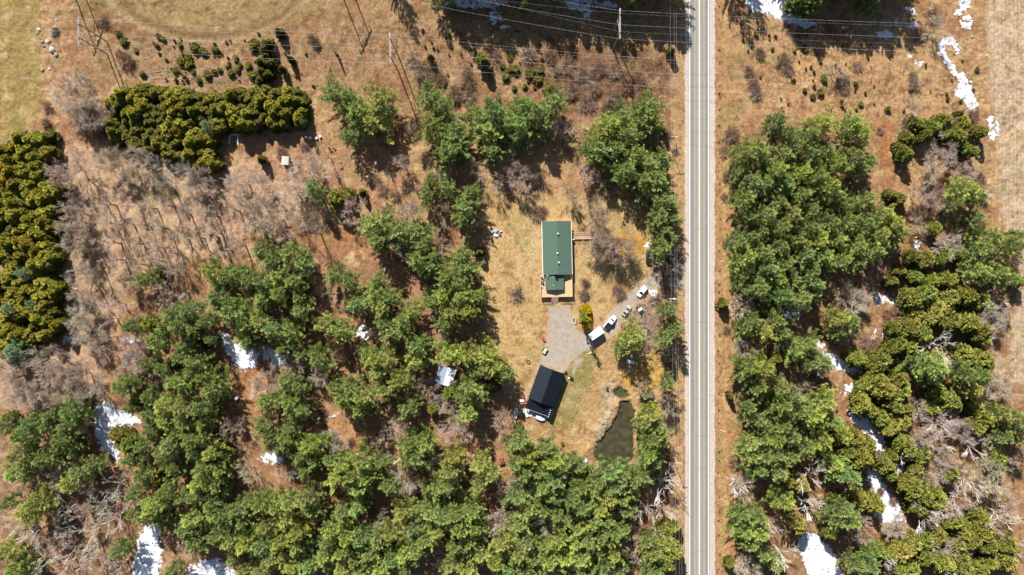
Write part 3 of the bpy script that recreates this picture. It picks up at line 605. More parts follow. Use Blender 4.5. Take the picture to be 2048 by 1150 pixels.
TINY = parse("""A 940,265,30 990,325,40 1260,285,26 1300,310,24 1250,360,22 1440,360,22 1550,385,40 1620,410,36 1720,395,36 1500,450,34 1440,490,40 1510,510,38 1400,560,30 1540,580,24 1650,590,40 1710,570,22 1755,560,24 1850,580,32 1895,560,24 1880,465,28 1470,610,20 1490,640,18 1585,640,28 1405,640,18 1135,590,26 1080,400,22 1920,520,20 1830,520,16 2020,360,50 1980,520,34 2010,600,40 1550,350,18 1460,440,20
B 175,255,34 20,270,16 300,500,24 1350,370,14 1420,380,14 1550,300,14 1330,240,16 1650,690,26 1500,680,16 1540,430,12 1970,530,26 1990,600,40 2020,560,30 2030,460,30
C 20,550,44 140,590,40 230,560,34 200,640,44 290,690,34 100,690,24 20,700,24 270,740,26 160,560,24 240,470,18 330,510,16 90,480,16 1950,270,24 1960,235,14 1850,320,14 1830,190,14
D 60,290,16 290,260,22 420,490,20 300,400,22 360,640,10 370,690,18 420,740,34 360,770,26 450,630,30 700,665,22 740,830,24 590,840,20 960,870,24 1440,790,18 40,390,18 130,440,12 250,490,10 400,430,14 290,720,20 210,640,16 10,280,12 1470,640,10 540,520,14
K 60,1110,36 20,1080,24 760,800,14 O 400,100,16 240,60,14 1740,1060,30""")
BARE = parse("""A 600,760,190 700,900,130 560,900,110 520,700,100 E 540,180,150 450,250,90 860,130,110 1000,170,110 1200,200,130 1450,240,150 1570,290,100 1100,110,100 1920,300,150 1900,400,120 540,470,90 560,600,120 560,740,120 600,900,120 620,1050,110 1380,980,110 1000,1090,90
F 390,210,140 70,340,120 300,390,130 750,520,120 1220,540,100 1050,540,60 1480,560,100 1450,800,110 1120,800,80 1190,880,60 1500,240,60 1740,210,110 1920,310,90 1990,120,90 1170,150,70 60,560,130 180,600,120 130,830,60
C 480,1000,110 350,1000,90 G 60,270,110 240,230,50 660,540,140 780,740,200 700,800,120 860,840,120 930,880,120 1240,980,110 1290,830,70 620,240,70 480,400,60
D 1400,220,120 560,560,80 1170,830,80 1480,1030,100 H 1400,110,130 1290,250,80 1230,400,110 1350,440,90 1470,800,110 1600,230,90 600,540,50 1220,640,80
I 620,50,110 640,190,110 650,360,120 760,490,80 300,590,130 430,560,110 420,700,110 60,620,130 180,650,110 600,700,150 700,800,150 1060,500,120 1080,600,110 900,130,110 1300,60,120 60,780,130 190,880,130 300,830,110 1250,730,90 1850,1120,110 650,1110,70 500,830,110 540,720,90
J 1490,440,85 1360,790,110 1570,1060,130 280,600,100 60,780,120 530,40,80 1150,1110,90 1950,1080,90 500,700,80 1490,940,80
K 1250,850,100 1260,960,90 1260,520,70 1850,130,100 1880,490,100 1150,60,70 1060,810,90 L 680,50,120 740,110,110 1820,250,110 1840,150,100 1220,980,100 1290,1080,80 1450,1080,130 1840,800,110 1960,860,110 1800,560,100 290,800,80
M 440,400,90 1600,1060,110 1480,960,80 1960,330,100 640,430,70 N 1170,420,130 620,90,100 1000,720,90 1080,30,110 1600,20,110 1980,500,90 1950,720,100 1430,1010,90 230,340,90 960,80,60
O 270,740,100 950,880,100 990,1020,60 80,400,80 1850,460,120 1900,1080,120 P 1800,380,150 1300,360,120 1400,330,100 1950,610,110 1020,780,100 1240,60,90 1850,800,110 330,960,80""")
BTHIN = parse("""E 720,400,100 830,470,120 1000,430,120 1170,500,110 1300,480,120 1450,550,120 1560,450,110 1660,560,130 820,620,100 960,620,120 1100,640,110 1250,660,110 1400,700,110 850,780,110 1050,790,110 1220,820,120 1350,870,100 1550,740,110 1700,700,130 900,920,100 1080,960,110 1220,930,100 1850,520,110 1980,620,120 1880,800,110 1750,860,100 980,300,90 1320,340,90 1700,360,90 720,1010,90
F 620,250,110 460,700,110 330,640,110 230,740,100 560,90,70 1290,330,60 1060,250,60 60,700,100 I 850,250,90 830,400,80 840,560,90 950,680,80 80,720,100 400,900,80
G 560,200,70 600,330,60 500,490,60""")
DEAD = parse("""I 1060,440,60 N 1390,270,110 1890,850,80 1840,300,50 O 1210,430,130 1290,380,110 1050,640,120 1220,650,100 1830,440,130 1890,650,70 1170,830,60 80,1,20
P 380,370,140 340,600,150 1370,80,120 1680,150,110 1620,420,130 1550,540,110 1100,210,80 1290,680,130 1430,640,80 60,800,110 130,1000,120 980,1040,90 1900,680,140 1980,940,120 1330,920,70 1860,1010,100 1450,1130,80
L 1380,450,150 1840,80,110 1770,410,80 450,680,60 80,480,60 1390,1060,110 250,880,60 H 1700,590,70 1780,380,70 1650,60,70 G 950,860,60 M 900,440,110 850,520,110 1010,570,110 700,500,90 500,640,110 640,700,110 780,640,110 900,700,110 500,800,110 700,830,120 820,760,110 400,880,110 560,960,120 700,950,110 350,1040,120 500,1080,120 650,1080,110 810,1060,110 150,800,110 250,820,110 100,730,100 920,1100,120 340,110,80 C 380,1030,70""")
SHRUB = parse("""A 1000,470,90 940,420,50 820,170,60 780,180,30 430,240,40 370,850,60 360,970,50 700,1050,80 820,1050,90 880,1080,60 B 440,300,60 470,340,50 1320,560,110 1450,620,100 1250,480,70 1580,740,90 1700,760,80 1900,430,80 1680,560,60 1700,640,80 1260,980,80 1250,1050,70
C 130,440,90 300,440,70 450,520,90 550,600,90 680,560,90 820,560,80 480,720,90 650,700,90 830,780,90 1000,640,90 1060,760,80 1100,810,60 900,680,80 600,820,90 760,850,60 350,560,60 1750,1070,90 1250,1060,50 1900,560,60 1940,660,70 1960,740,70 1990,420,60 300,330,60 720,300,60
D 500,230,80 600,640,70 620,720,50 130,480,90 670,340,60 580,640,60 170,560,60 1170,660,70 1160,600,50 1120,1000,80 1650,920,70 1240,260,80 1330,120,80 900,1040,40 720,520,60 1680,550,30
F 1000,360,70 1100,410,60 950,280,60 1350,110,80 1180,330,60 200,60,60 380,20,50 420,600,120 560,640,60 1800,850,60
G 200,560,80 230,530,60 580,1100,45 1700,60,60 1720,800,50 1170,60,70 1310,60,40 1280,900,60 1160,950,70 1230,1040,80 1300,1000,60 1720,250,50 1700,420,40
H 1150,550,60 1350,360,90 1280,500,90 1200,560,80 1400,560,70 1700,260,80 1730,430,60 1250,720,60 1150,1010,60
K 40,60,80 580,60,45 575,50,60 870,50,60 1160,100,60 1180,180,50 1230,560,60 1250,620,60 1230,920,60 1260,1040,70 1280,1110,60 1700,150,50 1830,100,60 1720,330,40 1260,480,60 840,20,70 1230,20,60
L 1750,750,80 1780,850,80 1900,760,60 850,450,60 780,430,60 950,200,50 1020,180,50 400,700,60 470,760,50 720,20,60 M 800,400,60 620,660,60 800,850,60 950,640,60 480,730,60 900,1000,80 950,900,70 300,900,60
N 600,60,70 760,80,40 1300,500,50 1680,330,50 O 20,400,60 100,470,60 1260,180,50 1300,560,50 1240,480,60 1760,260,40 P 1400,230,80 1500,300,70 1650,60,60 900,480,40 1300,760,60 1000,560,50 1420,860,60 1700,560,70 980,820,60 J 1950,1000,60 530,1000,50 1780,780,50""")
HEDGE_A = [(215,190),(265,170),(330,180),(430,188),(480,182),(600,176),(606,205),(604,245),(560,255),(520,252),(470,258),(440,262),(425,282),(434,318),(425,340),(400,340),(370,322),(335,318),(300,303),(262,298),(228,288),(214,250)]
HEDGE_B = [(-12,300),(40,270),(100,262),(130,285),(110,310),(92,345),(108,372),(112,420),(112,500),(118,560),(126,620),(128,665),(90,690),(60,708),(0,715),(-12,700)]
def fill(poly, sp, seed):
    rg = np.random.default_rng(seed); out = []
    x0 = min(p[0] for p in poly); x1 = max(p[0] for p in poly); y0 = min(p[1] for p in poly); y1 = max(p[1] for p in poly)
    r = 0; y = y0
    while y < y1:
        x = x0 + (sp / 2 if r % 2 else 0)
        while x < x1:
            a, b = x + rg.normal(0, sp * .2), y + rg.normal(0, sp * .2)
            if float(sdf_poly(np.array([a]), np.array([b]), poly)[0]) > 3: out.append((a, b, sp * rg.uniform(.55, .8)))
            x += sp
        y += sp * 0.87; r += 1
    return out
# ------------------------------------------------------------------ labels: every tree is told from the next by its nearest landmark
LM = [("the green-roofed house",1115,500),("the black-roofed garage",1090,785),("the dark pond",1235,870),("the white camper",1192,668),("the tarp-roofed shed",892,752),
 ("the white hen house",570,322),("the log pile",775,905),("the ringed snow patch",480,700),("the left snow drift",215,850),("the curling snow strip",1915,140),
 ("the H-frame pole by the road",1235,60),("the lone H-frame pole",785,105),("the H-frame pole at upper left",205,90),("the black car",1298,512),("the lawn junk heap",988,468),
 ("the log raised bed",951,519),("the sandy clearing",700,512),("the driveway mouth",1350,545),("the row of beehives",622,276),("the east dirt loop",1700,850),
 ("the bottom right snow patch",1640,1110),("the bottom left snow patch",295,1100),("the dark little trailer",470,797),("the long east snow patch",1745,865),("the east gully snow",1670,725),
 ("the top left field",40,150),("the oval field at the top",450,30),("the notch of the right field",2020,500),("the right field's lower end",2000,720),("the bottom left corner",0,1150),("the bottom right corner",2048,1150),
 ("the road's bottom end",1400,1150),("the road's top end",1400,0),("the top right corner",2048,0),("the grey sedan",1254,622),("the red tractor",1004,922),
 ("the bottom edge's midpoint",1024,1150),("the left edge's midpoint",0,575),("the right edge's midpoint",2048,575),("the smeared snow",545,915),("the bluish snow patch",728,668),
 ("the small lawn trailer",1090,700),("the pool above the pond",1243,785),("the white tank",1168,927),("the bottom edge's first quarter",512,1150),("the bottom edge's third quarter",1536,1150),
 ("the left edge's lower quarter",0,862),("the right edge's lower quarter",2048,862),("the mid road crack",1400,458),("the east track's snow spots",1832,500)]
DIRS = ["right of", "upper right of", "above", "upper left of", "left of", "lower left of", "below", "lower right of"]
ORD = ["nearest", "second", "third", "fourth", "fifth", "sixth", "seventh", "eighth", "ninth", "tenth", "eleventh", "twelfth", "thirteenth", "fourteenth", "fifteenth"]
PLACED = {}
def assign_labels():
    for kind, items in PLACED.items():
        groups = {}
        for (o, px, py, adj, noun) in items:
            d = [math.hypot(px - x, py - y) for _, x, y in LM]; k = int(np.argmin(d))
            s = int(round(math.atan2(LM[k][2] - py, px - LM[k][1]) / (math.pi / 4))) % 8
            groups.setdefault((adj, noun, k, s), []).append((d[k], o))
        for (adj, noun, k, s), g in groups.items():
            g.sort(key=lambda q: q[0])
            for i, (_, o) in enumerate(g):
                if len(g) == 1: o["label"] = f"only {adj} {noun} {DIRS[s]} {LM[k][0]}"
                else: o["label"] = f"{adj} {noun}, {ORD[min(i, 14)]} {DIRS[s]} {LM[k][0]}"
def tree_obj(name, parts, px, py, r, h, R0, H0, hc, group, cat, adj, noun, color, kind, single=False, base=False):
    """px,py: where the crown shows in the photo; the root stands below it on the ground"""
    k = 1.0 if base else (CAM_H - hc * h) / CAM_H
    bx, by = 1024 + (px - 1024) * k, 575 + (py - 575) * k
    x, y = (bx - 1024) / S, (575 - by) / S; z = gz(bx, by) - 0.05
    if BLOCK(bx, by): return None
    if kind in ("pine", "cedar", "bare", "dead") and float(f_snow(np.array([float(px)]), np.array([float(py)]))[0]) > 0: return None
    sc = (r / S / R0, r / S / R0, h / H0)
    rz = random.uniform(0, 6.28)
    if single:
        o = bpy.data.objects.new(name, parts[0]); col.objects.link(o); o.location = (x, y, z); o.rotation_euler = (0, 0, rz); o.scale = sc; o.color = (*color, 1)
    else:
        o = empty(name, (x, y, z), rz); o.scale = sc
        for nm, me in (("crown", parts[0]), ("trunk", parts[1])):
            c = bpy.data.objects.new(nm, me); col.objects.link(c); c.parent = o; c.color = (*color, 1) if nm == "crown" else (1, 1, 1, 1)
    tagit(o, None, cat, group); PLACED.setdefault(kind, []).append((o, px, py, adj, noun)); return o
def BLOCK(bx, by):
    if 1364 < bx < 1434: return True
    if 1078 < bx < 1150 and 438 < by < 610: return True
    if float(sdf_poly(np.array([bx]), np.array([by]), [(1078,725),(1135,745),(1100,850),(1040,825)])[0]) > 0: return True
    if float(sdf_poly(np.array([bx]), np.array([by]), POND)[0]) > 3: return True
    return False
def rc(v=0.16, base=(1, 1, 1)):
    g = random.uniform(1 - v, 1 + v); return tuple(min(1.6, b * g * random.uniform(0.93, 1.07)) for b in base)

def overflow(name, protos, items, hfun, R0, H0, hc, label, cat):
    """the smallest of a kind beyond 300, as one object that scatters them"""
    pts = []
    for i, (px, py, r) in enumerate(items):
        h = hfun(r); k = (CAM_H - hc * h) / CAM_H; bx, by = 1024 + (px - 1024) * k, 575 + (py - 575) * k
        if BLOCK(bx, by): continue
        pts.append(((bx - 1024) / S, (575 - by) / S, gz(bx, by), random.uniform(0, 6.28), r / S / R0, h / H0, i % len(protos)))
    P = np.array(pts)
    me = bpy.data.meshes.new(name); me.vertices.add(len(P)); me.vertices.foreach_set("co", P[:, :3].astype(np.float32).ravel())
    a = me.attributes.new("rotz", 'FLOAT', 'POINT'); a.data.foreach_set("value", P[:, 3].astype(np.float32))
    a = me.attributes.new("sc", 'FLOAT_VECTOR', 'POINT'); a.data.foreach_set("vector", np.stack([P[:, 4], P[:, 4], P[:, 5]], 1).astype(np.float32).ravel())
    a = me.attributes.new("pick", 'INT', 'POINT'); a.data.foreach_set("value", P[:, 6].astype(np.int32))
    o = add(name, me); tagit(o, label, cat, None, "stuff")
    ng = bpy.data.node_groups.new(name + "_scatter", 'GeometryNodeTree')
    ng.interface.new_socket("Geometry", in_out='INPUT', socket_type='NodeSocketGeometry'); ng.interface.new_socket("Geometry", in_out='OUTPUT', socket_type='NodeSocketGeometry')
    n = ng.nodes; l = ng.links; gi = n.new("NodeGroupInput"); go = n.new("NodeGroupOutput"); join = n.new("GeometryNodeJoinGeometry")
    def attr(nm, t):
        q = n.new("GeometryNodeInputNamedAttribute"); q.data_type = t; q.inputs[0].default_value = nm; return [s for s in q.outputs if s.enabled][0]
    rot = n.new("ShaderNodeCombineXYZ"); l.new(attr("rotz", 'FLOAT'), rot.inputs[2])
    for i, (crown, trunk) in enumerate(protos):
        src = bpy.data.objects.get("scatter_src_%s_%d" % (name, i))
        cmp = n.new("FunctionNodeCompare"); cmp.data_type = 'INT'; cmp.operation = 'EQUAL'
        ii = [s for s in cmp.inputs if s.enabled]; l.new(attr("pick", 'INT'), ii[0]); ii[1].default_value = i
        for me_ in (crown, trunk):
            so = bpy.data.objects.new(me_.name + "_source", me_)          # data only, never linked to the scene
            so.color = (1.15, 1.12, 1.0, 1)
            oi = n.new("GeometryNodeObjectInfo"); oi.inputs[0].default_value = so; oi.inputs["As Instance"].default_value = True
            ip = n.new("GeometryNodeInstanceOnPoints"); l.new(gi.outputs[0], ip.inputs["Points"]); l.new(oi.outputs["Geometry"], ip.inputs["Instance"])
            l.new(cmp.outputs[0], ip.inputs["Selection"]); l.new(rot.outputs[0], ip.inputs["Rotation"]); l.new(attr("sc", 'FLOAT_VECTOR'), ip.inputs["Scale"])
            l.new(ip.outputs[0], join.inputs[0])
    l.new(join.outputs[0], go.inputs[0]); md = o.modifiers.new("scatter", 'NODES'); md.node_group = ng
    return o

def h_pine(r): return 8.5 + 0.28 * r
pines = sorted(PINE, key=lambda q: -q[2] + random.uniform(-1, 1))
G_P = "pines of the woods round the yard"
for i, (px, py, r) in enumerate(pines[:300]):
    t = random.random(); base = (1.15, 1.12, 1) if t < .5 else ((1.42, 1.30, 1.0) if t < .78 else (0.92, 1.0, 1.05))
    h = h_pine(r) * random.uniform(0.88, 1.12); r_ = r * random.uniform(0.84, 1.02) * (1.22 if py < 520 and px < 1350 else 1.0)
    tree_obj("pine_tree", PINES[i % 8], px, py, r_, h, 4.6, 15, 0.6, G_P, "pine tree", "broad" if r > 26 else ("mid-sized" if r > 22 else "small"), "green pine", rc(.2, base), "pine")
rest_ = [q for i, q in enumerate(pines[300:]) if i % 4 != 3 or (q[1] < 540 and q[0] < 1350)]
if len(pines) > 300: overflow("pine_wood", PINES, [(a, b, c * (1.25 if b < 540 and a < 1350 else 0.95)) for a, b, c in rest_], lambda r: h_pine(r) * random.uniform(.85, 1.05), 4.6, 15, 0.6, "smaller green pines filling the woods between the broad crowns", "woodland")
# pines beyond the top edge, whose long shade falls into the picture
off = [(900,-22,24),(965,-34,26),(1010,-14,28),(1060,-30,28),(1100,-12,26),(1150,-40,24),(1190,-16,28),(1240,-28,26),(1278,-14,26),(1310,-40,22),(880,-60,26),(1450,-44,20),(1590,-30,26),(1640,-24,28),(1690,-20,28),(1738,-18,28),(1775,-26,24),(1560,-40,24),(1030,-60,28),(1225,-64,28),(1480,-60,22),(790,-36,18)]
off += [(px + random.uniform(-8, 8), py, random.uniform(22, 30)) for px in list(range(890, 1330, 24)) + list(range(1580, 1790, 22)) for py in (-48, -26)]
for i, (px, py, r) in enumerate(off):
    tree_obj("pine_tree", PINES[i % 8], px, py, r, random.uniform(17, 22), 4.6, 15, 0.6, G_P, "pine tree", "tall", "pine at the top edge", rc(), "pine_off", base=True)
for px, py, r in [(870,4,14),(905,10,10),(1262,10,12),(1050,14,10),(1590,4,20),(1625,8,18),(1740,6,20)]:
    tree_obj("pine_tree", PINES[int(px) % 8], px, py, r, 12, 4.6, 15, 0.6, G_P, "pine tree", "dark", "pine at the top edge", rc(.1, (.9, .9, .9)), "pine_off")

ced = [(x, y, r, "olive", 1) for x, y, r in CEDAR] + [(x, y, r * 1.15, "golden green", 2) for x, y, r in fill(HEDGE_A, 17.5, 1)] + [(x, y, r * 1.15, "golden green", 3) for x, y, r in fill(HEDGE_B, 20.5, 2)]
ced.sort(key=lambda q: -q[2])
GC = {1: "olive cedars among the woods", 2: "golden cedars of the long upper hedge", 3: "golden cedars of the left hedge"}
for i, (px, py, r, adj, g) in enumerate(ced[:300]):
    h = (4.5 + 0.22 * r if g == 1 else 8.0) * random.uniform(.82, 1.15)
    b = ((1.15, 1.3, 1.2) if random.random() < .6 else (1.35, 1.35, 1.3)) if g == 1 else ((1.40, 1.36, .95) if random.random() < .8 else (1.75, 1.5, .9))
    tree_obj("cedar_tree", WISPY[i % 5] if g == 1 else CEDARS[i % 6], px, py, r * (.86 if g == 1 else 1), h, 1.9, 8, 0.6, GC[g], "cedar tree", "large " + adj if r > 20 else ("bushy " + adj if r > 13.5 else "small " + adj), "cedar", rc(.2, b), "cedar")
if len(ced) > 300: overflow("cedar_thicket", CEDARS, [(a, b, c) for a, b, c, *_ in ced[300:]], lambda r: 6.0, 1.9, 8, 0.6, "smallest golden and olive cedars filling gaps of the hedges and woods", "thicket")
for i, (px, py, r) in enumerate(SPRUCE):
    tree_obj("spruce_tree", PINES[(i * 3 + 1) % 8], px, py, r, 8 + .2 * r, 4.6, 15, 0.6, "bluish spruces at the hedges", "spruce tree", "bluish", "spruce", (0.95, 1.15, 1.9), "spruce")
M_forsy = leaf_mat("yellow_blossom", (0.30, 0.25, 0.02), (0.62, 0.48, 0.02), 0.3)
YB = [make_cedar(400 + i, H=3.4, Rr=1.9, dens=.5, m=M_forsy) for i in range(2)]
for i, (px, py, r) in enumerate(YELLOW):
    tree_obj("yellow_bush", [YB[i % 2][0]], px, py, r, 4.0, 1.9, 3.4, .5, "yellow bushes above the camper", "bush", "bright", "yellow bush", (1, 1, 1) if i < 2 else (.8, .8, .7), "yellow", single=True)
_rt = random.Random(21)
for (x0, x1, y0, y1, n) in ((300, 560, 78, 165, 46), (1495, 1760, 45, 225, 44), (850, 1110, 60, 185, 34), (1790, 1960, 120, 230, 14), (560, 640, 60, 250, 8)):
    for _ in range(n):
        a, b = _rt.uniform(x0, x1), _rt.uniform(y0, y1)
        if float(f_snow(np.array([a]), np.array([b]))[0]) < -1: TINY.append((a, b, _rt.uniform(1.8, 4.2)))
for i, (px, py, r) in enumerate(TINY):
    tree_obj("juniper_bush", [SMALLC[i % 4][0]], px, py, r * (.8 if r > 5 else .7), 0.6 + .12 * r, 1.2, 2.6, .5, "little junipers in the scrub", "bush", "tiny" if r < 4.3 else ("low" if r < 7 else "round"), "green juniper", rc(.2), "tiny", single=True)
for _ in range(34):
    a, b = _rt.uniform(1560, 2040), _rt.uniform(860, 1145)
    if a + (b - 860) * .5 > 1800: BARE.append((a, b, _rt.uniform(16, 27)))
for i, (px, py, r) in enumerate(BARE):
    h = 6.5 + .13 * r if px > 520 else 8 + .13 * r
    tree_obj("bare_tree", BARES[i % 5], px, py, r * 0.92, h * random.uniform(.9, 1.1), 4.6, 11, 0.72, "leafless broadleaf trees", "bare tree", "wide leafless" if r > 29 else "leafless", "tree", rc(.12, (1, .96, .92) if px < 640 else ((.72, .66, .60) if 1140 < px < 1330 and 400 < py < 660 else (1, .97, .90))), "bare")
for i, (px, py, r) in enumerate(BTHIN):
    tree_obj("bare_tree", THIN[i % 4], px, py, r * 0.95, 12 * random.uniform(.85, 1.15), 4.4, 12, 0.7, "leafless broadleaf trees", "bare tree", "thin straggly", "tree", rc(.12, (1, .96, .90)), "bare")
for i, (px, py, r) in enumerate(DEAD):
    if r < 8: continue
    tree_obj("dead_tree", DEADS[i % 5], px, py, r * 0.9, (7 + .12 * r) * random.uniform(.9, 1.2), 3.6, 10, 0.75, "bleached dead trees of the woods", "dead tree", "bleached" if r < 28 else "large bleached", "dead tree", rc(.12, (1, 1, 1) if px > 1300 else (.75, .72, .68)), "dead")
for i, (px, py, r) in enumerate(SHRUB):
    tree_obj("twiggy_shrub", [SHRUBS[i % 4]], px, py, r, (1.0 + .11 * r) * random.uniform(.8, 1.2), 2.2, 2.6, .5, "leafless shrubs of the scrub", "shrub", "brown twiggy", "shrub", rc(.2, (.95, .74, .60) if random.random() < .5 else (1.0, .86, .74)), "shrub", single=True)
# ------------------------------------------------------------------ buildings
def at(px, py, h=0.0, dz=0.0):
    x, y = W(px, py, h); return (x, y, gz(px, py) + dz)
def rzdir(dx, dy): return math.atan2(-dy, dx)          # photo direction -> world angle of local +X
def shingle(name, c, rows=1.6, noise=0.12, rough=0.85):
    m = mat(name, c, rough, noise=noise, scale=3.0, bump=0.15)
    n = m.node_tree.nodes; l = m.node_tree.links; b = n["Principled BSDF"]; src = b.inputs["Base Color"].links[0].from_socket
    tc = n.new("ShaderNodeTexCoord"); br = n.new("ShaderNodeTexBrick"); mp = n.new("ShaderNodeMapping"); mp.inputs["Rotation"].default_value = (0, 0, R(90))
    l.new(tc.outputs["Object"], mp.inputs[0]); l.new(mp.outputs[0], br.inputs["Vector"]); br.inputs["Scale"].default_value = rows
    br.inputs["Color1"].default_value = (1, 1, 1, 1); br.inputs["Color2"].default_value = (.86, .86, .86, 1); br.inputs["Mortar"].default_value = (.72, .72, .72, 1); br.inputs["Mortar Size"].default_value = 0.012
    mu = n.new("ShaderNodeMix"); mu.data_type = 'RGBA'; mu.blend_type = 'MULTIPLY'; mu.inputs[0].default_value = 1
    l.new(src, mu.inputs[6]); l.new(br.outputs[0], mu.inputs[7]); l.new(mu.outputs[2], b.inputs["Base Color"]); return m
M_green = shingle("green_shingles", (0.056, 0.096, 0.072))
M_black = mat("black_steel_roofing", (0.004, 0.007, 0.014), 0.55, noise=0.25, scale=0.4, spec=0.25)
M_siding = mat("cream_siding", (0.55, 0.50, 0.42), 0.8, noise=0.06)
M_deck = mat("cedar_deck_boards", (0.46, 0.31, 0.18), 0.8, noise=0.14, scale=2.0)
M_rail = mat("pinkish_wood_rail", (0.46, 0.30, 0.22), 0.85, noise=0.1)
M_darkmetal = mat("dark_metal", (0.03, 0.03, 0.035), 0.5); M_whitem = mat("white_metal", (0.78, 0.78, 0.78), 0.5)
M_glass = mat("dark_glass", (0.015, 0.018, 0.022), 0.35, spec=0.4); M_brick = mat("chimney_brick", (0.20, 0.15, 0.10), 0.9, noise=0.25, scale=8)
M_rubber = mat("black_rubber", (0.012, 0.012, 0.012), 0.9); M_chrome = mat("bright_trim", (0.5, 0.5, 0.52), 0.3, 0.8)
M_red = mat("red_paint", (0.30, 0.05, 0.04), 0.5, noise=0.1); M_tarpw = mat("white_tarp", (0.62, 0.62, 0.64), 0.7, noise=0.06, bump=0.5, scale=1.5)
M_wood = mat("weathered_timber", (0.38, 0.30, 0.22), 0.9, noise=0.25, scale=5)
M_grey = mat("grey_plastic", (0.32, 0.33, 0.34), 0.6, noise=0.1); M_blue = mat("pale_blue_paint", (0.32, 0.42, 0.55), 0.5, noise=0.08)
M_green2 = mat("faded_green_paint", (0.10, 0.22, 0.16), 0.6, noise=0.2)
def gable(L, Wd, he, hr, over=0.35, th=0.14):
    """slabs of a gable roof; ridge along local Y, length L, width Wd: returns two slab MBs"""
    out = []; sl = (hr - he) / (Wd / 2)
    for s in (-1, 1):
        x1 = s * (Wd / 2 + over); z1 = he - sl * over; y = L / 2 + over
        b = MB(); v = [(s * 0.002, -y, hr), (x1, -y, z1), (x1, y, z1), (s * 0.002, y, hr)]
        v += [(a, b_, c - th) for a, b_, c in v]
        f = [(0, 1, 2, 3), (7, 6, 5, 4), (0, 4, 5, 1), (1, 5, 6, 2), (2, 6, 7, 3), (3, 7, 4, 0)]
        out.append(b.pts(v, f if s > 0 else [q[::-1] for q in f]))
    return out
def walls(L, Wd, he, hr, m, parent, t=0.0):
    b = MB(); x, y = Wd / 2, L / 2
    b.pts([(-x, -y, -0.3), (x, -y, -0.3), (x, y, -0.3), (-x, y, -0.3), (-x, -y, he - .16), (x, -y, he - .16), (x, y, he - .16), (-x, y, he - .16), (0, -y, hr - .18), (0, y, hr - .18)],
          [(0, 1, 5, 8, 4), (2, 3, 7, 9, 6), (1, 2, 6, 5), (3, 0, 4, 7), (4, 8, 9, 7), (5, 6, 9, 8)])
    return b.build("wall", m, parent)
def window(parent, x, y, z, w, h, axis, sgn):
    """axis 'x': pane faces +-x"""
    f = MB(); g = MB(); d = 0.04
    if axis == 'x':
        f.box(x, x + sgn * d, y - w / 2 - .07, y + w / 2 + .07, z - .07, z + h + .07); g.box(x + sgn * d, x + sgn * (d + .012), y - w / 2, y + w / 2, z, z + h)
    else:
        f.box(x - w / 2 - .07, x + w / 2 + .07, y, y + sgn * d, z - .07, z + h + .07); g.box(x - w / 2, x + w / 2, y + sgn * d, y + sgn * (d + .012), z, z + h)
    fo = f.build("window", M_whitem, parent); g.build("pane", M_glass, fo)
# the house
hx, hy = HOUSE_C
house = empty("house", (hx, hy, 0.0), R(1.2))
tagit(house, "long green-shingled bungalow with a cedar deck and stairs at its lower end", "house")
walls(19.2, 10.1, 2.95, 4.3, M_siding, house)
rs = gable(19.2, 10.1, 2.95, 4.3); [q.build("roof", M_green, house) for q in rs]
g = MB()
for s in (-1, 1): g.box(s * 5.43 if s > 0 else -5.55, 5.55 if s > 0 else -5.43, -9.9, 9.9, 2.66, 2.80)
g.build("gutter", M_whitem, house)
for (x, y) in ((0.35, 5.2), (0.0, -2.0), (0.45, -5.5)):
    v = MB().tube((x, y, 3.9), (x, y, 4.72), 0.17, n=10); v.tube((x, y, 4.72), (x, y, 4.92), 0.30, 0.12, n=10); v.build("roof_vent", M_whitem, house)
ch = MB().box(-1.35, -0.65, -9.95, -9.25, 3.2, 5.1).build("chimney", M_brick, house); MB().box(-1.2, -0.8, -9.8, -9.4, 5.1, 5.3).build("flue", M_darkmetal, ch)
for y in (-6, -2, 2, 6):
    window(house, -5.05, y, 1.1, 1.4, 1.1, 'x', -1); window(house, 5.05, y - 0.4, 1.1, 1.4, 1.1, 'x', 1)
window(house, 0.5, 9.6, 1.1, 1.8, 1.1, 'y', 1)
# the low wing over the deck, ridge along Y too
wing = MB(); wx0, wx1, wy0, wy1 = -4.45, 2.05, -15.3, -9.95
wh = [(wx0, wy0, -.3), (wx1, wy0, -.3), (wx1, wy1, -.3), (wx0, wy1, -.3), (wx0, wy0, 2.6), (wx1, wy0, 2.6), (wx1, wy1, 2.6), (wx0, wy1, 2.6)]
wing.pts(wh, [(0, 1, 5, 4), (1, 2, 6, 5), (2, 3, 7, 6), (3, 0, 4, 7), (4, 5, 6, 7)]); wing.build("wing_wall", M_siding, house)
cx = (wx0 + wx1) / 2
for s in (-1, 1):
    xe = wx1 + .18 if s > 0 else wx0 - .18; v = [(cx + s * .002, wy0 - .25, 3.35), (xe, wy0 - .25, 2.72), (xe, wy1, 2.72), (cx + s * .002, wy1, 3.35)]
    v += [(a, b_, c - .12) for a, b_, c in v]; f = [(0, 1, 2, 3), (7, 6, 5, 4), (0, 4, 5, 1), (1, 5, 6, 2), (2, 6, 7, 3), (3, 7, 4, 0)]
    MB().pts(v, f if s > 0 else [q[::-1] for q in f]).build("wing_roof", M_green, house)
for (x, y) in ((cx - .5, wy1 - .8), (cx - .5, wy0 + 1.4)):
    MB().tube((x, y, 3.0), (x, y, 3.55), 0.12, n=8).build("roof_vent", M_whitem, house)
MB().tube((wx0 + .6, wy1 - .3, 2.7), (wx0 + .6, wy1 - .3, 4.0), .10, n=8).tube((wx0 + .6, wy1 - .3, 4.0), (wx0 + .6, wy1 - .3, 4.2), .2, .1, n=8).build("stove_pipe", M_whitem, house)
window(house, cx, wy0, 0.9, 2.2, 1.3, 'y', -1)
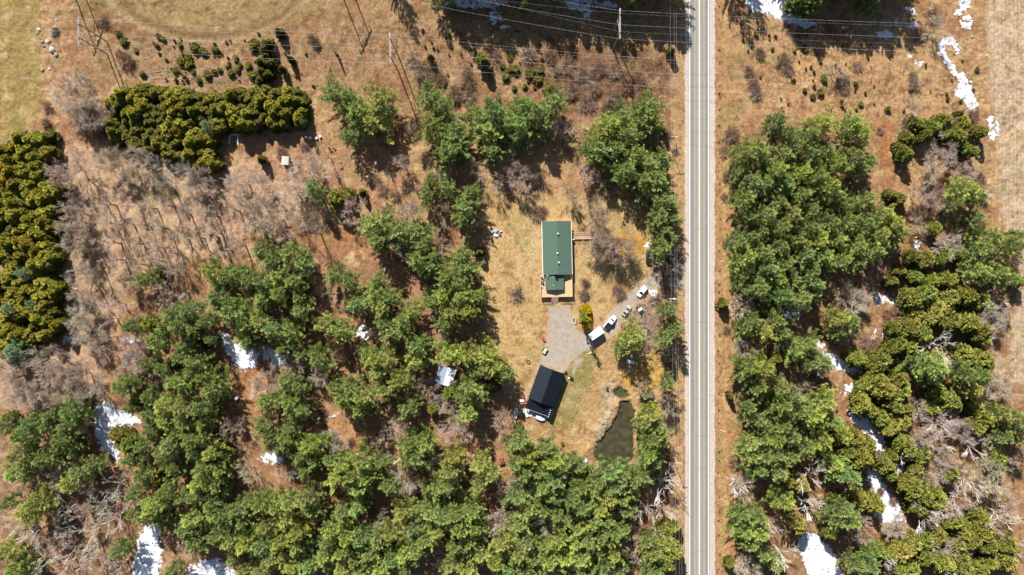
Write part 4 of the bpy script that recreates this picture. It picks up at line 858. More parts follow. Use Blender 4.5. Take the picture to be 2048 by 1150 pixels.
window(house, wx1, -12.5, 0.9, 1.4, 1.3, 'x', 1)
# deck of single boards on posts
ZD = 1.55; dk = MB(); x = -6.5
while x < 5.45:
    dk.box(x, x + .17, -18.2, -9.9, ZD - .06, ZD); x += .2
dk.build("deck_boards", M_deck, house)
b = MB().box(-6.5, 5.45, -18.26, -18.21, ZD - .35, ZD - .01).box(-6.56, -6.51, -18.2, -9.9, ZD - .35, ZD - .01).box(5.46, 5.51, -18.2, -9.9, ZD - .35, ZD - .01); b.build("deck_rim", M_deck, house)
for x in (-6.2, -3.4, 0.9, 5.2):
    for y in (-18.0, -14.0): MB().box(x - .07, x + .07, y - .07, y + .07, -.3, ZD - .07).build("deck_post", M_deck, house)
r = MB()
def rail(r, p, q, z0, h=1.0, sp=0.15, step=1.9):
    p = np.array(p, float); q = np.array(q, float); L = np.linalg.norm(q - p); d = (q - p) / L; a = np.array([p[0], p[1], z0]); e = np.array([q[0], q[1], z0])
    r.tube(a + (0, 0, h), e + (0, 0, h), .06, n=4); r.tube(a + (0, 0, .12), e + (0, 0, .12), .035, n=4)
    t = 0
    while t <= L + .01:
        c = a + np.array([d[0], d[1], 0]) * t; big = abs((t / step) - round(t / step)) < sp / step / 2
        r.tube(c, c + (0, 0, h), .05 if big else .017, n=4, caps=False); t += sp
rail(r, (-6.45, -18.15), (-2.55, -18.15), ZD); rail(r, (0.25, -18.15), (5.4, -18.15), ZD)
rail(r, (-6.45, -18.15), (-6.45, -9.9), ZD); rail(r, (5.4, -18.15), (5.4, -9.9), ZD); r.build("deck_railing", M_rail, house)
st = MB()
for i in range(7): st.box(-2.4, 0.1, -18.3 - .33 * (i + 1), -18.3 - .33 * i - .02, ZD - .2 * (i + 1) - .05, ZD - .2 * (i + 1))
st.tube((-2.45, -18.3, ZD + .9), (-2.45, -20.6, .9), .04, n=4).tube((.15, -18.3, ZD + .9), (.15, -20.6, .9), .04, n=4)
st.build("stairs", M_rail, house)
# walkway with two rails leaving the right side of the house
wk = MB(); x = 5.6
while x < 14.6: wk.box(x, x + .17, 3.25, 5.8, .52, .58); x += .2
wk.build("walkway_boards", mat("walkway_boards", (0.33, 0.22, 0.13), .85, noise=.15), house)
r = MB(); rail(r, (5.5, 5.75), (14.6, 5.75), .58); rail(r, (7.6, 3.3), (14.6, 3.3), .58)
r.build("walkway_railing", mat("salmon_rail", (0.62, 0.42, 0.33), .8), house)
for x in (6.0, 10.0, 14.3):
    for y in (3.4, 5.65): MB().box(x - .06, x + .06, y - .06, y + .06, -.4, .52).build("walkway_post", M_rail, house)
MB().box(5.7, 6.5, 3.0, 3.35, .6, 1.5).build("heat_pump", M_whitem, house)
# things on the deck: a barbecue, chairs
def xf(p, q, o=house):
    c, s = math.cos(o.rotation_euler.z), math.sin(o.rotation_euler.z); return (o.location.x + c * p - s * q, o.location.y + s * p + c * q)
x, y = xf(-5.7, -12.6)
bb = empty("barbecue", (x, y, ZD), R(10)); tagit(bb, "dark barbecue standing on the left side of the house deck", "barbecue")
MB().box(-.45, .45, -.28, .28, .55, .85).build("firebox", M_darkmetal, bb)
MB().loft([[(-.45, .28 * math.cos(t), .86 + .28 * math.sin(t)) for t in np.linspace(0, math.pi, 7)], [(.45, .28 * math.cos(t), .86 + .28 * math.sin(t)) for t in np.linspace(0, math.pi, 7)]]).build("lid", M_darkmetal, bb)
for sx in (-.4, .4): MB().box(sx - .03, sx + .03, -.22, .22, 0, .55).build("leg", M_darkmetal, bb)
def chair(x, y, z, rz, m, label, group):
    c = empty("patio_chair", (x, y, z), rz); tagit(c, label, "chair", group)
    MB().box(-.28, .28, -.26, .26, .40, .45).build("seat", m, c); MB().pts([(-.28, .24, .45), (.28, .24, .45), (.28, .42, .98), (-.28, .42, .98), (-.28, .28, .45), (.28, .28, .45), (.28, .46, .98), (-.28, .46, .98)], [(0, 1, 2, 3), (7, 6, 5, 4), (0, 4, 5, 1), (1, 5, 6, 2), (2, 6, 7, 3), (3, 7, 4, 0)]).build("backrest", m, c)
    for sx in (-.25, .25):
        for sy in (-.23, .23): MB().tube((sx, sy, 0), (sx, sy, .4), .025, n=5).build("leg", M_darkmetal, c)
for i, (p, q, m, l) in enumerate(((-5.8, -11.0, M_red, "red chair at the upper left corner of the house deck"), (-5.9, -14.2, M_whitem, "white chair below the barbecue on the left deck edge"), (-5.2, -11.6, M_darkmetal, "dark chair between red chair and barbecue on the deck"))):
    x, y = xf(p, q); chair(x, y, ZD, R(60 * i), m, l, "chairs on the house deck")

M_gdoor = mat("tan_garage_door", (.30, .26, .21), .6)
# the garage: built about its roof centre, ridge along local Y
gdir = np.array([-173, 477.0]); gdir /= np.linalg.norm(gdir)
gcx, gcy = W((1080.2 + 1130.9 + 1056.2 + 1107) / 4, (729.6 + 748 + 796 + 814) / 4, 3.2)
ga = math.atan2(-gdir[1], gdir[0]) + math.pi / 2
garage = empty("garage", (gcx, gcy, 0.0), ga); tagit(garage, "large garage with a black steel roof, turned to the lower left", "garage")
walls(12.6, 9.4, 3.1, 5.0, mat("charcoal_siding", (0.05, 0.055, 0.06), .7), garage)
[q.build("roof", M_black, garage) for q in gable(12.6, 9.4, 3.1, 5.0, over=.25)]
MB().box(-.10, .10, -6.5, 6.5, 4.995, 5.03).build("ridge_cap", M_black, garage)
MB().box(-3.6, -.5, 6.3, 6.36, 0, 2.4).build("garage_door", M_gdoor, garage); MB().box(.8, 3.9, 6.3, 6.36, 0, 2.4).build("garage_door", M_gdoor, garage)
# lean-to at the lower end
v = [(-4.7, -6.35, 3.0), (4.2, -6.35, 3.0), (4.2, -10.6, 2.3), (-4.7, -10.6, 2.3)]; v += [(a, b_, c - .1) for a, b_, c in v]
MB().pts(v, [(3, 2, 1, 0), (4, 5, 6, 7), (1, 5, 4, 0), (2, 6, 5, 1), (3, 7, 6, 2), (0, 4, 7, 3)]).build("lean_to_roof", M_black, garage)
MB().box(-4.7, 4.2, -10.72, -10.62, 2.12, 2.30).build("lean_to_fascia", M_grey, garage)
for x in (-4.6, 0, 4.1): MB().box(x - .07, x + .07, -10.55, -10.4, 0, 2.2).build("lean_to_post", M_wood, garage)
for i in range(4): MB().box(4.3, 4.55, -8.2 - i * .85, -7.95 - i * .85, 2.7, 2.95).build("wall_lamp", M_whitem, garage)
MB().box(4.25, 5.6, -11.2, -7.0, 2.3, 2.42).build("side_awning", M_black, garage)
for y in (-11.1, -7.1): MB().box(5.45, 5.55, y - .05, y + .05, 0, 2.3).build("awning_post", M_wood, garage)
MB().box(-4.9, 4.4, -13.2, -10.9, -.2, .05).build("concrete_apron", mat("pale_concrete", (.34, .31, .27), .9, noise=.1), garage)

def shed(px, py, h, L, Wd, dx, dy, rm, wm, name, label, cat, hr=None, z=None):
    x, y = W(px, py, h); o = empty(name, (x, y, gz(px, py)), rzdir(dx, dy) + math.pi / 2); tagit(o, label, cat)
    hr = hr or h + .5; walls(L, Wd, h, hr, wm, o); gs = gable(L, Wd, h, hr, over=.15, th=.08)
    for q, m in zip(gs, rm): q.build("roof", m, o)
    MB().box(-.45, .45, -L / 2 - .05, -L / 2 - .01, 0, h - .3).build("door", M_wood, o); return o
shed(891, 752, 3.2, 6.4, 6.2, -30, 100, (mat("blue_grey_shaded_slope", (.16, .20, .27), .5), M_tarpw), M_wood, "shed", "shed in the pines, one roof slope white tarp, the other painted in blue-grey shade", "shed", 3.9)  # shade on the left roof slope is put into its blue-grey colour
M_dull = mat("dull_white_tin", (.34, .33, .31), .7, noise=.15)
shed(570, 321, 2.6, 2.9, 2.3, 5, -100, (M_dull, M_dull), M_wood, "hen_house", "little white-roofed hen house in the clearing below the hedge", "hen house", 2.8)

# ------------------------------------------------------------------ vehicles
def ring(x, hw, z0, z1, top=0.8, n=0):
    t = hw * top
    return [(x, -hw, z0), (x, -hw, z0 + (z1 - z0) * .6), (x, -hw * .96, z0 + (z1 - z0) * .85), (x, -t, z1), (x, t, z1), (x, hw * .96, z0 + (z1 - z0) * .85), (x, hw, z0 + (z1 - z0) * .6), (x, hw, z0)]
def car(name, label, px, py, dx, dy, L, Wd, kind, paint, cat="car"):
    """front towards local +X"""
    h0 = {'suv': 1.7, 'sedan': 1.42, 'pickup': 1.85}[kind]; x, y = W(px, py, h0 * .7)
    o = empty(name, (x, y, gz(px, py) + .02), rzdir(dx, dy)); tagit(o, label, cat)
    hw = Wd / 2; a = L / 2; belt = h0 * .62; b = MB()
    secs = [(-a, .80, .45, belt * .82), (-a + .12, .92, .32, belt * .97), (-a + .9, 1, .28, belt), (0, 1, .26, belt), (a - 1.5, .99, .28, belt * .98), (a - .75, .96, .3, belt * .90), (a - .22, .86, .36, belt * .80), (a, .70, .45, belt * .62)]
    b.loft([ring(x_, hw * w, z0, z1, .88) for x_, w, z0, z1 in secs]); b.build("body", paint, o, smooth=False, bevel=.04)
    if kind == 'sedan': c0, c1, r0, r1 = -a + .75, a - 1.25, -a + 1.5, a - 2.15
    elif kind == 'suv': c0, c1, r0, r1 = -a + .12, a - 1.15, -a + .45, a - 1.95
    else: c0, c1, r0, r1 = -a + 2.55, a - 1.4, -a + 2.75, a - 2.15
    tw = hw * .78; bw = hw * .93; zt = h0
    cab = MB().pts([(r0, -tw, zt - .03), (r1, -tw, zt - .03), (r1, tw, zt - .03), (r0, tw, zt - .03), (c0 + .03, -bw, belt - .05), (c1 - .03, -bw, belt - .05), (c1 - .03, bw, belt - .05), (c0 + .03, bw, belt - .05)], [(4, 5, 1, 0), (6, 7, 3, 2), (5, 6, 2, 1), (7, 4, 0, 3)]); cab.build("cabin_pillars", paint, o)
    MB().loft([[(r0 - .05, -tw, zt - .06), (r0 - .05, -tw * .8, zt), (r0 - .05, tw * .8, zt), (r0 - .05, tw, zt - .06)], [(r1 + .05, -tw, zt - .06), (r1 + .05, -tw * .8, zt + .0), (r1 + .05, tw * .8, zt), (r1 + .05, tw, zt - .06)]]).build("roof_panel", paint, o)
    def quad(p, q, r_, s, nm, e=.012):
        P = [np.array(k, float) for k in (p, q, r_, s)]; nrm = np.cross(P[1] - P[0], P[3] - P[0]); nrm /= np.linalg.norm(nrm); C_ = sum(P) / 4
        V = [C_ + (k - C_) * .88 + nrm * e for k in P]; MB().pts(V + [k - nrm * .01 for k in V], [(0, 1, 2, 3), (7, 6, 5, 4), (0, 4, 5, 1), (1, 5, 6, 2), (2, 6, 7, 3), (3, 7, 4, 0)]).build(nm, M_glass, o)
    quad((c1, -bw, belt), (c1, bw, belt), (r1, tw, zt - .04), (r1, -tw, zt - .04), "windshield", .03)
    quad((c0, bw, belt), (c0, -bw, belt), (r0, -tw, zt - .04), (r0, tw, zt - .04), "rear_window", .03)
    quad((c0, -bw, belt), (c1, -bw, belt), (r1, -tw, zt - .04), (r0, -tw, zt - .04), "side_window"); quad((c1, bw, belt), (c0, bw, belt), (r0, tw, zt - .04), (r1, tw, zt - .04), "side_window")
    for sx in (-a + .85, a - .9):
        for s in (-1, 1):
            w = MB().tube((sx, s * (hw - .2), .34), (sx, s * (hw + .01), .34), .34, n=14).build("wheel", M_rubber, o); MB().tube((sx, s * (hw + .011), .34), (sx, s * (hw + .02), .34), .2, n=10).build("rim", M_chrome, w)
    for s in (-1, 1):
        MB().box(a - .20, a - .06, s * hw * .5 - .14, s * hw * .5 + .14, belt * .66, belt * .80).build("headlight", M_chrome, o)
        MB().box(-a + .0, -a + .08, s * hw * .66 - .1, s * hw * .66 + .1, belt * .6, belt * .85).build("taillight", M_red, o)
        MB().box(c1 - .35, c1 - .2, s * (hw + .01) - (.0 if s > 0 else .16), s * (hw + .01) + (.16 if s > 0 else .0), belt, belt + .14).build("mirror", paint, o)
    return o, a, hw, belt
M_carw = mat("white_car_paint", (.80, .80, .80), .3, spec=.5); M_cargrey = mat("silver_grey_paint", (.40, .40, .38), .3, .3, spec=.5)
M_cardark = mat("dark_green_paint", (.018, .028, .028), .25, spec=.5); M_carblack = mat("black_car_paint", (.012, .014, .022), .25, spec=.5)
o, a, hw, be = car("suv", "white SUV with sunroof parked at the top of the driveway row", 1284.7, 583, -105, 130, 4.7, 1.9, 'suv', M_carw)
MB().box(.1, .8, -.35, .35, 1.70, 1.715).build("sunroof", M_glass, o)
car("sedan", "silver-grey sedan on the gravel between the white SUV and the pickup", 1254, 621.7, 100, -150, 4.6, 1.8, 'sedan', M_cargrey)
o, a, hw, be = car("pickup_truck", "white pickup truck with black bed cover parked beside the camper", 1220.7, 645.3, 110, -140, 6.0, 2.05, 'pickup', M_carw, "truck")
bc = MB().box(-a + .15, -a + 2.55, -hw * .86, hw * .86, be + .005, be + .06)
for i in range(3): bc.box(-a + .15 + i * .8, -a + .19 + i * .8, -hw * .86, hw * .86, be + .06, be + .08)
bc.build("bed_cover", M_carblack, o)
car("sedan", "dark green sedan standing nose-up beside the brush pile", 1282, 622, -100, -165, 4.8, 1.85, 'sedan', M_cardark)
car("wrecked_car", "dark wrecked car half buried under the brush pile", 1294, 660, 10, 80, 4.5, 1.8, 'sedan', M_carblack)
car("suv", "black car parked upright under the yellow-orange bush by the road trees", 1297.8, 512.5, 2, -100, 5.0, 2.0, 'suv', M_carblack)
# camper
x, y = W(1192.5, 667.6, 3.0); cp = empty("camper", (x, y, gz(1192, 668)), rzdir(163, -110)); tagit(cp, "white box camper trailer at the foot of the pickup", "camper")
MB().loft([[(-2.7, -1.3, .6), (-2.7, 1.3, .6), (-2.7, 1.3, 3.0), (-2.7, -1.3, 3.0)], [(2.55, -1.3, .5), (2.55, 1.3, .5), (2.55, 1.3, 3.0), (2.55, -1.3, 3.0)], [(2.85, -1.25, .9), (2.85, 1.25, .9), (2.85, 1.25, 2.5), (2.85, -1.25, 2.5)]]).build("body", M_carw, cp, bevel=.08)
MB().box(-.5, .5, -.4, .4, 3.0, 3.06).build("roof_hatch", M_whitem, cp); MB().box(-1.9, -1.2, -.3, .3, 3.0, 3.18).build("roof_air_conditioner", M_grey, cp)
MB().box(-1.4, .1, -1.34, -1.30, 1.6, 2.3).build("window", M_glass, cp); MB().box(.8, 1.5, -1.34, -1.30, .7, 2.5).build("door", M_grey, cp)
MB().tube((2.8, -.5, .55), (3.9, 0, .5), .05, n=5).tube((2.8, .5, .55), (3.9, 0, .5), .05, n=5).build("drawbar", M_darkmetal, cp)
for s in (-1, 1): MB().tube((-.3, s * 1.1, .34), (-.3, s * 1.32, .34), .34, n=14).build("wheel", M_rubber, cp)
# lawn trailer
def small_trailer(px, py, dx, dy, L, Wd, m, label, load=None):
    x, y = W(px, py, .6); o = empty("utility_trailer", (x, y, gz(px, py)), rzdir(dx, dy)); tagit(o, label, "trailer")
    MB().box(-L / 2, L / 2, -Wd / 2, Wd / 2, .45, .52).build("floor", m, o)
    MB().box(-L / 2, L / 2, Wd / 2, Wd / 2 + .08, .45, .85).box(-L / 2, L / 2, -Wd / 2 - .08, -Wd / 2, .45, .85).box(-L / 2 - .08, -L / 2, -Wd / 2, Wd / 2, .45, .85).box(L / 2, L / 2 + .08, -Wd / 2, Wd / 2, .45, .85).build("side_boards", M_darkmetal, o)
    for s in (-1, 1): MB().tube((0, s * (Wd / 2 + .09), .3), (0, s * (Wd / 2 + .28), .3), .3, n=12).build("wheel", M_rubber, o)
    MB().tube((L / 2, 0, .45), (L / 2 + 1.0, 0, .4), .04, n=5).build("drawbar", M_darkmetal, o)
    if load: MB().box(-L / 4, L / 4, -Wd / 4, Wd / 4, .53, .8).build("load", load, o)
small_trailer(1089.8, 701, 60, -95, 2.1, 1.3, M_whitem, "small open trailer with a white bed at the left driveway edge", mat("yellow_load", (.6, .5, .2), .7))
small_trailer(471, 797, 60, -70, 2.0, 1.3, M_grey, "dark little trailer in the shade of the left clearing")
# boats
def boat(px, py, dx, dy, L, Wd, m, label):
    x, y = W(px, py, .6); o = empty("boat", (x, y, gz(px, py) + .15), rzdir(dx, dy)); tagit(o, label, "boat")
    rings = []
    for t, w, zl in ((-.5, .8, .1), (-.2, 1, .0), (.15, .95, .0), (.36, .62, .1), (.5, .04, .35)):
        hw = Wd / 2 * w; rings.append([(t * L, -hw, .75), (t * L, -hw * .7, .25 + zl), (t * L, 0, zl), (t * L, hw * .7, .25 + zl), (t * L, hw, .75)])
    MB().loft(rings).build("hull", m, o)
    MB().pts([(-.48 * L, -Wd * .36, .78), (.1 * L, -Wd * .42, .78), (.1 * L, Wd * .42, .78), (-.48 * L, Wd * .36, .78), (-.4 * L, 0, 1.0), (.05 * L, 0, 1.0)], [(0, 1, 5, 4), (2, 3, 4, 5), (1, 2, 5), (3, 0, 4)]).build("cover", M_blue if m is not M_blue else M_tarpw, o)
    return o
boat(1031.5, 827, -10, 100, 4.4, 1.7, M_grey, "small covered boat in the shade left of the garage")
boat(1081, 836, 95, 38, 3.6, 1.8, M_blue, "pale blue boat drawn up under the garage lean-to")
boat(1262, 724, 90, 25, 3.2, 1.5, M_tarpw, "white rowing boat under the lone pine by the driveway")
# little things of the yard
def ringthing(name, label, cat, px, py, r, m, h=.3):
    x, y, z = at(px, py); b = MB(); n = 16
    for i in range(n):
        t0, t1 = 2 * math.pi * i / n, 2 * math.pi * (i + 1) / n; b.tube((r * math.cos(t0), r * math.sin(t0), h / 2), (r * math.cos(t1), r * math.sin(t1), h / 2), h / 2, n=6, caps=False)
    o = b.build(name, m, None); o.location = (x, y, z); return tagit(o, label, cat)
ringthing("fire_ring", "dark round fire ring on the grass left of the driveway", "fire ring", 1057, 724, .6, M_darkmetal, .3)
x, y, z = at(1148, 641); fb = empty("flower_bed", (x, y, z)); tagit(fb, "oval stone-edged flower bed beside the driveway", "flower bed")
for i in range(18):
    t = 2 * math.pi * i / 18; b = MB(); s = random.uniform(.12, .2); b.box(-s, s, -s, s, 0, s * 1.2); q = b.build("stone", mat("stone_%d" % i, (.45, .42, .38), .9) if i == 0 else bpy.data.materials["stone_0"], fb, bevel=.05); q.location = (.65 * math.cos(t), 1.25 * math.sin(t), 0); q.rotation_euler.z = t
MB().tube((0, 0, 0), (0, 0, .06), 1.0, n=14).build("soil", mat("flower_soil", (.14, .09, .05), .95), fb).scale = (.55, 1.15, 1)
def wheelbarrow(px, py, rz, label):
    x, y, z = at(px, py); o = empty("wheelbarrow", (x, y, z), rz); tagit(o, label, "wheelbarrow")
    MB().loft([[(-.3, -.22, .35), (.3, -.2, .35), (.3, .2, .35), (-.3, .22, .35)], [(-.5, -.36, .68), (.45, -.3, .68), (.45, .3, .68), (-.5, .36, .68)]]).build("tray", M_red, o)
    for s in (-1, 1): MB().tube((.5, s * .08, .25), (-1.1, s * .3, .5), .03, n=5).build("handle", M_wood, o); MB().tube((-.35, s * .2, .4), (-.35, s * .25, 0), .02, n=5).build("leg", M_darkmetal, o)
    MB().tube((.6, -.05, .2), (.6, .05, .2), .2, n=12).build("wheel", M_rubber, o)
wheelbarrow(1086, 676, R(70), "upper red wheelbarrow at the left driveway edge"); wheelbarrow(1088, 680, R(160), "lower red wheelbarrow at the left driveway edge")
def crate(px, py, w, d, h, m, name, label, cat, rz=0.0, group=None, lid=None):
    x, y, z = at(px, py); o = empty(name, (x, y, z), rz); tagit(o, label, cat, group)
    MB().box(-w / 2, w / 2, -d / 2, d / 2, 0, h).build("body", m, o, bevel=.03); MB().box(-w / 2 - .04, w / 2 + .04, -d / 2 - .04, d / 2 + .04, h, h + .07).build("lid", lid or m, o, bevel=.02); return o
for i, (px, py) in enumerate(((613, 275), (621.5, 276.5), (633.5, 277), (641, 273.5))):
    b = crate(px, py, .75, .65, .85, M_whitem, "beehive", ["leftmost white beehive in the row below the hedge", "second white beehive from the left", "third white beehive from the left", "rightmost small beehive of the row, set a little higher"][i], "beehive", R(8 * i), "beehives in a row")
crate(1168.5, 926, 2.0, 3.6, 1.7, M_tarpw, "water_tank", "white box tank standing at the edge of the bottom woods", "tank", R(5)); crate(1118, 914, 1.1, .9, .9, M_whitem, "appliance", "small white appliance at the wood's edge left of the white tank", "appliance", R(20))
crate(1131, 743, .9, .5, .9, M_darkmetal, "generator", "dark machine at the upper right garage corner", "machine", R(30)); crate(1142, 754, 1.1, .5, 1.1, M_darkmetal, "oil_tank", "black upright tank right of the garage", "tank", R(-30))
crate(1138, 756, .4, .4, .5, M_whitem, "bucket", "white bucket beside the black tank", "bucket", R(10))
# junk by the garage's left wall
jk = [(1046, 793, 1.0, .8, .6, M_red, "red cabinet, topmost in the junk row left of the garage"), (1044, 800, 1.5, 1.0, .7, M_tarpw, "large white cabinet in the junk row left of the garage"), (1049, 806, .8, 1.2, .6, M_red, "second red box, below the large white cabinet"), (1043, 808, .8, .7, .5, M_grey, "grey bin left of the second red box"),
      (1050, 822, 1.3, 1.2, .5, M_whitem, "white crate at the garage's lower left corner"), (1053, 829, 1.6, .9, .5, M_tarpw, "white bundle below the crate at the garage corner"), (1061, 831, 1.1, .5, .3, M_tarpw, "flat white bundle before the lean-to"), (1029, 842, .6, .6, .6, M_whitem, "white bin below the covered boat"), (1038, 841, .8, .6, .5, M_red, "red box right of the covered boat's lower end"), (1021, 794, .9, .9, .5, M_grey, "grey box in the shade far left of the garage")]
for px, py, w, d, h, m, l in jk: crate(px, py, w, d, h, m, "storage_box", l, "box", random.uniform(0, 3), "boxes and junk left of the garage")
# junk heap on the lawn
rj = random.Random(4)
for i in range(26):
    px = 988 + rj.gauss(0, 5.5); py = 465 + rj.gauss(0, 6); m = [M_tarpw, M_whitem, M_blue, M_darkmetal, M_grey, M_rubber][i % 6]
    x, y, z = at(px, py); w, d, h = rj.uniform(.3, 1.1), rj.uniform(.2, .8), rj.uniform(.15, .6)
    o = MB().box(-w / 2, w / 2, -d / 2, d / 2, 0, h).build("scrap_piece", m, None, bevel=.04); o.location = (x, y, z + rj.uniform(0, .25)); o.rotation_euler = (rj.uniform(-.3, .3), rj.uniform(-.3, .3), rj.uniform(0, 3))
    tagit(o, ["white", "pale", "blue", "black", "grey", "dark"][i % 6] + " piece of scrap in the junk heap on the lawn left of the house", "scrap", "scrap of the junk heap on the lawn")
x, y, z = at(951.5, 519.5); rb = empty("raised_bed", (x, y, z), R(-8)); tagit(rb, "square timber-framed bed among the trees left of the lawn", "raised bed")
for s in (-1, 1): MB().box(-.9, .9, s * .8 - .09, s * .8 + .09, 0, .3).build("side", M_wood, rb); MB().box(s * .82 - .09, s * .82 + .09, -.7, .7, 0, .29).build("side", M_wood, rb)
x, y, z = at(469, 280); pn = empty("pen", (x, y, z), R(-3)); tagit(pn, "white metal animal pen in the hedge's shade", "pen")
for (p, q) in (((-1.6, -1.8), (-1.6, 1.8)), ((1.6, -1.8), (1.6, 1.8)), ((-1.6, 1.8), (1.6, 1.8))):
    b = MB()
    for zz in (.3, .7, 1.1): b.tube((*p, zz), (*q, zz), .05, n=5)
    b.tube((*p, 0), (*p, 1.2), .06, n=5).tube((*q, 0), (*q, 1.2), .06, n=5).build("pen_panel", M_whitem, pn)
# red tractor glimpsed in the bottom pines
x, y, z = at(1004, 923); tr = empty("tractor", (x, y, z), R(100)); tagit(tr, "red tractor glimpsed through the bottom pines", "tractor")
MB().box(.1, 1.6, -.35, .35, .7, 1.3).build("hood", M_red, tr, bevel=.06); MB().box(-.9, .1, -.6, .6, .7, .95).build("body", M_red, tr, bevel=.04); MB().box(-.6, -.1, -.25, .25, .95, 1.25).build("seat", M_rubber, tr)
for s in (-1, 1):
    MB().tube((-.6, s * .65, .65), (-.6, s * 1.0, .65), .65, n=16).build("rear_wheel", M_rubber, tr); MB().tube((1.2, s * .5, .35), (1.2, s * .72, .35), .35, n=14).build("front_wheel", M_rubber, tr)
# ------------------------------------------------------------------ logs, rocks, brush
rl = random.Random(9)
def log(px, py, dx, dy, L, r, label, m=None, z0=0.0, group=None, name="log"):
    x, y, z = at(px, py); o = MB().tube((-L / 2, 0, r), (L / 2, 0, r * .9), r, r * .75, n=8).tube((L * .1, 0, r), (L * .18, r * 3.2, r * 1.6), r * .35, r * .15, n=5).build(name, m or M_wood, None)
    o.location = (x, y, z + z0); o.rotation_euler.z = rzdir(dx, dy); return tagit(o, label, "log", group)
M_logp = mat("split_pale_wood", (.62, .46, .30), .85, noise=.2, scale=4)
for i in range(46):
    t = i / 46; px = 760 + 30 * t + rl.gauss(0, 4) + (8 if t > .6 else 0); py = 893 + 38 * t + rl.gauss(0, 3)
    log(px, py, 40 + rl.gauss(0, 12), 12 + rl.gauss(0, 16), rl.uniform(1.4, 2.8), rl.uniform(.10, .20), "pale cut log lying in the log pile of the middle woods", M_logp, rl.uniform(0, .5), "logs of the log pile")
for i in range(16):
    log(651 + rl.gauss(0, 8), 866 + rl.gauss(0, 6), rl.gauss(0, 10), rl.gauss(0, 10), rl.uniform(.5, 1.2), rl.uniform(.10, .17), "short pale firewood log scattered left of the log pile", M_logp, 0, "firewood scattered in the brown clearing")
for px, py, dx, dy, L, r, l in [(1181, 706, 30, -14, 1.9, .18, "short bare log at the camper's lower end"), (1322, 731, 28, 12, 1.8, .15, "short log under the roadside trees"), (1243, 748, 20, 16, 2.4, .14, "left log of the crossed pair above the pool"), (1255, 747, 26, -18, 2.6, .13, "right log of the crossed pair above the pool"), (1200, 940, 22, 40, 3.6, .2, "pale fallen trunk below the pond"), (1205, 948, 8, 30, 2.6, .15, "thinner fallen trunk below the pond"),
    (1345, 935, 14, 20, 3.0, .2, "pale fallen trunk beside the road near the bottom"), (1450, 400, 30, -20, 4.0, .12, "thin fallen branch on the right verge"), (1443, 523, 14, 2, 1.8, .10, "tiny branch on the right road shoulder"), (1448, 863, 24, 10, 3.2, .13, "fallen branch on the right verge near the bottom"), (1458, 925, 30, 20, 4.4, .12, "long fallen branch on the lower right verge"), (1446, 1000, 30, 26, 4.0, .1, "fallen branch nearest the bottom on the right verge"),
    (1850, 468, 60, -22, 8.5, .16, "long pale trunk lying above the snow spots of the east track"), (1860, 521, 70, 2, 10, .18, "long pale trunk lying level in the east woods"), (1808, 650, 40, -8, 7.5, .16, "pale trunk lying by the east snow patch"), (725, 354, 60, -8, 6, .11, "thin branch lying in the garden clearing")]:
    log(px, py, dx, dy, L, r, l, M_logp)
for i in range(34):
    t = rl.random(); px = 280 + 150 * t + rl.gauss(0, 6); py = 150 + rl.gauss(0, 9) + (8 if t < .5 else 4)
    log(px, py, 40, rl.gauss(4, 10), rl.uniform(2.5, 6), rl.uniform(.05, .10), "thin grey pole lying in the cut row above the hedge", M_wood, rl.uniform(0, .2), "cut poles above the hedge")
for i in range(22):
    log(540 + rl.gauss(0, 16), 160 + rl.gauss(0, 9), 40, rl.gauss(-4, 14), rl.uniform(2, 5), rl.uniform(.05, .09), "thin grey pole lying at the right end above the hedge", M_wood, rl.uniform(0, .2), "cut poles at the hedge's right end")
def rock(px, py, s, label, m, group):
    bm_ = MB(); n = 7; rg = np.random.default_rng(int(px * 7 + py)); rings = []
    for k, (zz, rr) in enumerate(((0, .8), (.35, 1.0), (.75, .7), (.95, .25))): rings.append([(s * rr * rg.uniform(.75, 1.2) * math.cos(6.283 * i / n), s * rr * rg.uniform(.75, 1.2) * math.sin(6.283 * i / n), s * zz * .8) for i in range(n)])
    o = bm_.loft(rings).build("rock", m, None); x, y, z = at(px, py, 0, -.05); o.location = (x, y, z); return tagit(o, label, "rock", group)
M_rock = mat("grey_field_stone", (.20, .17, .15), .9, noise=.3, scale=2); M_rockd = mat("dark_bank_stone", (.14, .11, .08), .9, noise=.3, scale=2); M_rockp = mat("pale_field_stone", (.34, .30, .26), .9, noise=.2, scale=2)
for i, (px, py, s) in enumerate([(78,60,.8),(110,56,1.1),(108,68,1.2),(105,100,1.3),(113,110,1.0),(85,84,.7),(95,84,.8),(88,92,.6),(85,140,.8),(98,138,.6),(100,82,.5),(76,66,.5),(112,40,.5),(1945,74,.8),(1884,187,.6),(1900,90,.3)]):
    rock(px, py, s, "grey boulder on the rough strip beside the top left field" if i < 13 else "lone grey rock beside the right-hand snow strip", M_rockp if i % 3 == 0 else M_rock, "boulders by the top left field" if i < 13 else "rocks by the snow strip")
for i in range(46):
    t = i / 46; px = 1236 - 46 * t + rl.gauss(0, 1.8) - (6 if t < .5 else 0); py = 812 + 86 * t + rl.gauss(0, 2)
    rock(px, py, rl.uniform(.2, .5), "stone in the rough bank along the pond's left shore", M_rock if i % 2 else M_rockd, "stones of the pond bank")
for i in range(16):
    rock(rl.choice([1222, 1226, 1188, 1192, 1195]) + rl.gauss(0, 4), rl.choice([778, 790, 905, 920, 935]) + rl.gauss(0, 5), rl.uniform(.15, .35), "pale stone on the pond shore", M_rockp, "pale stones on the pond shore")
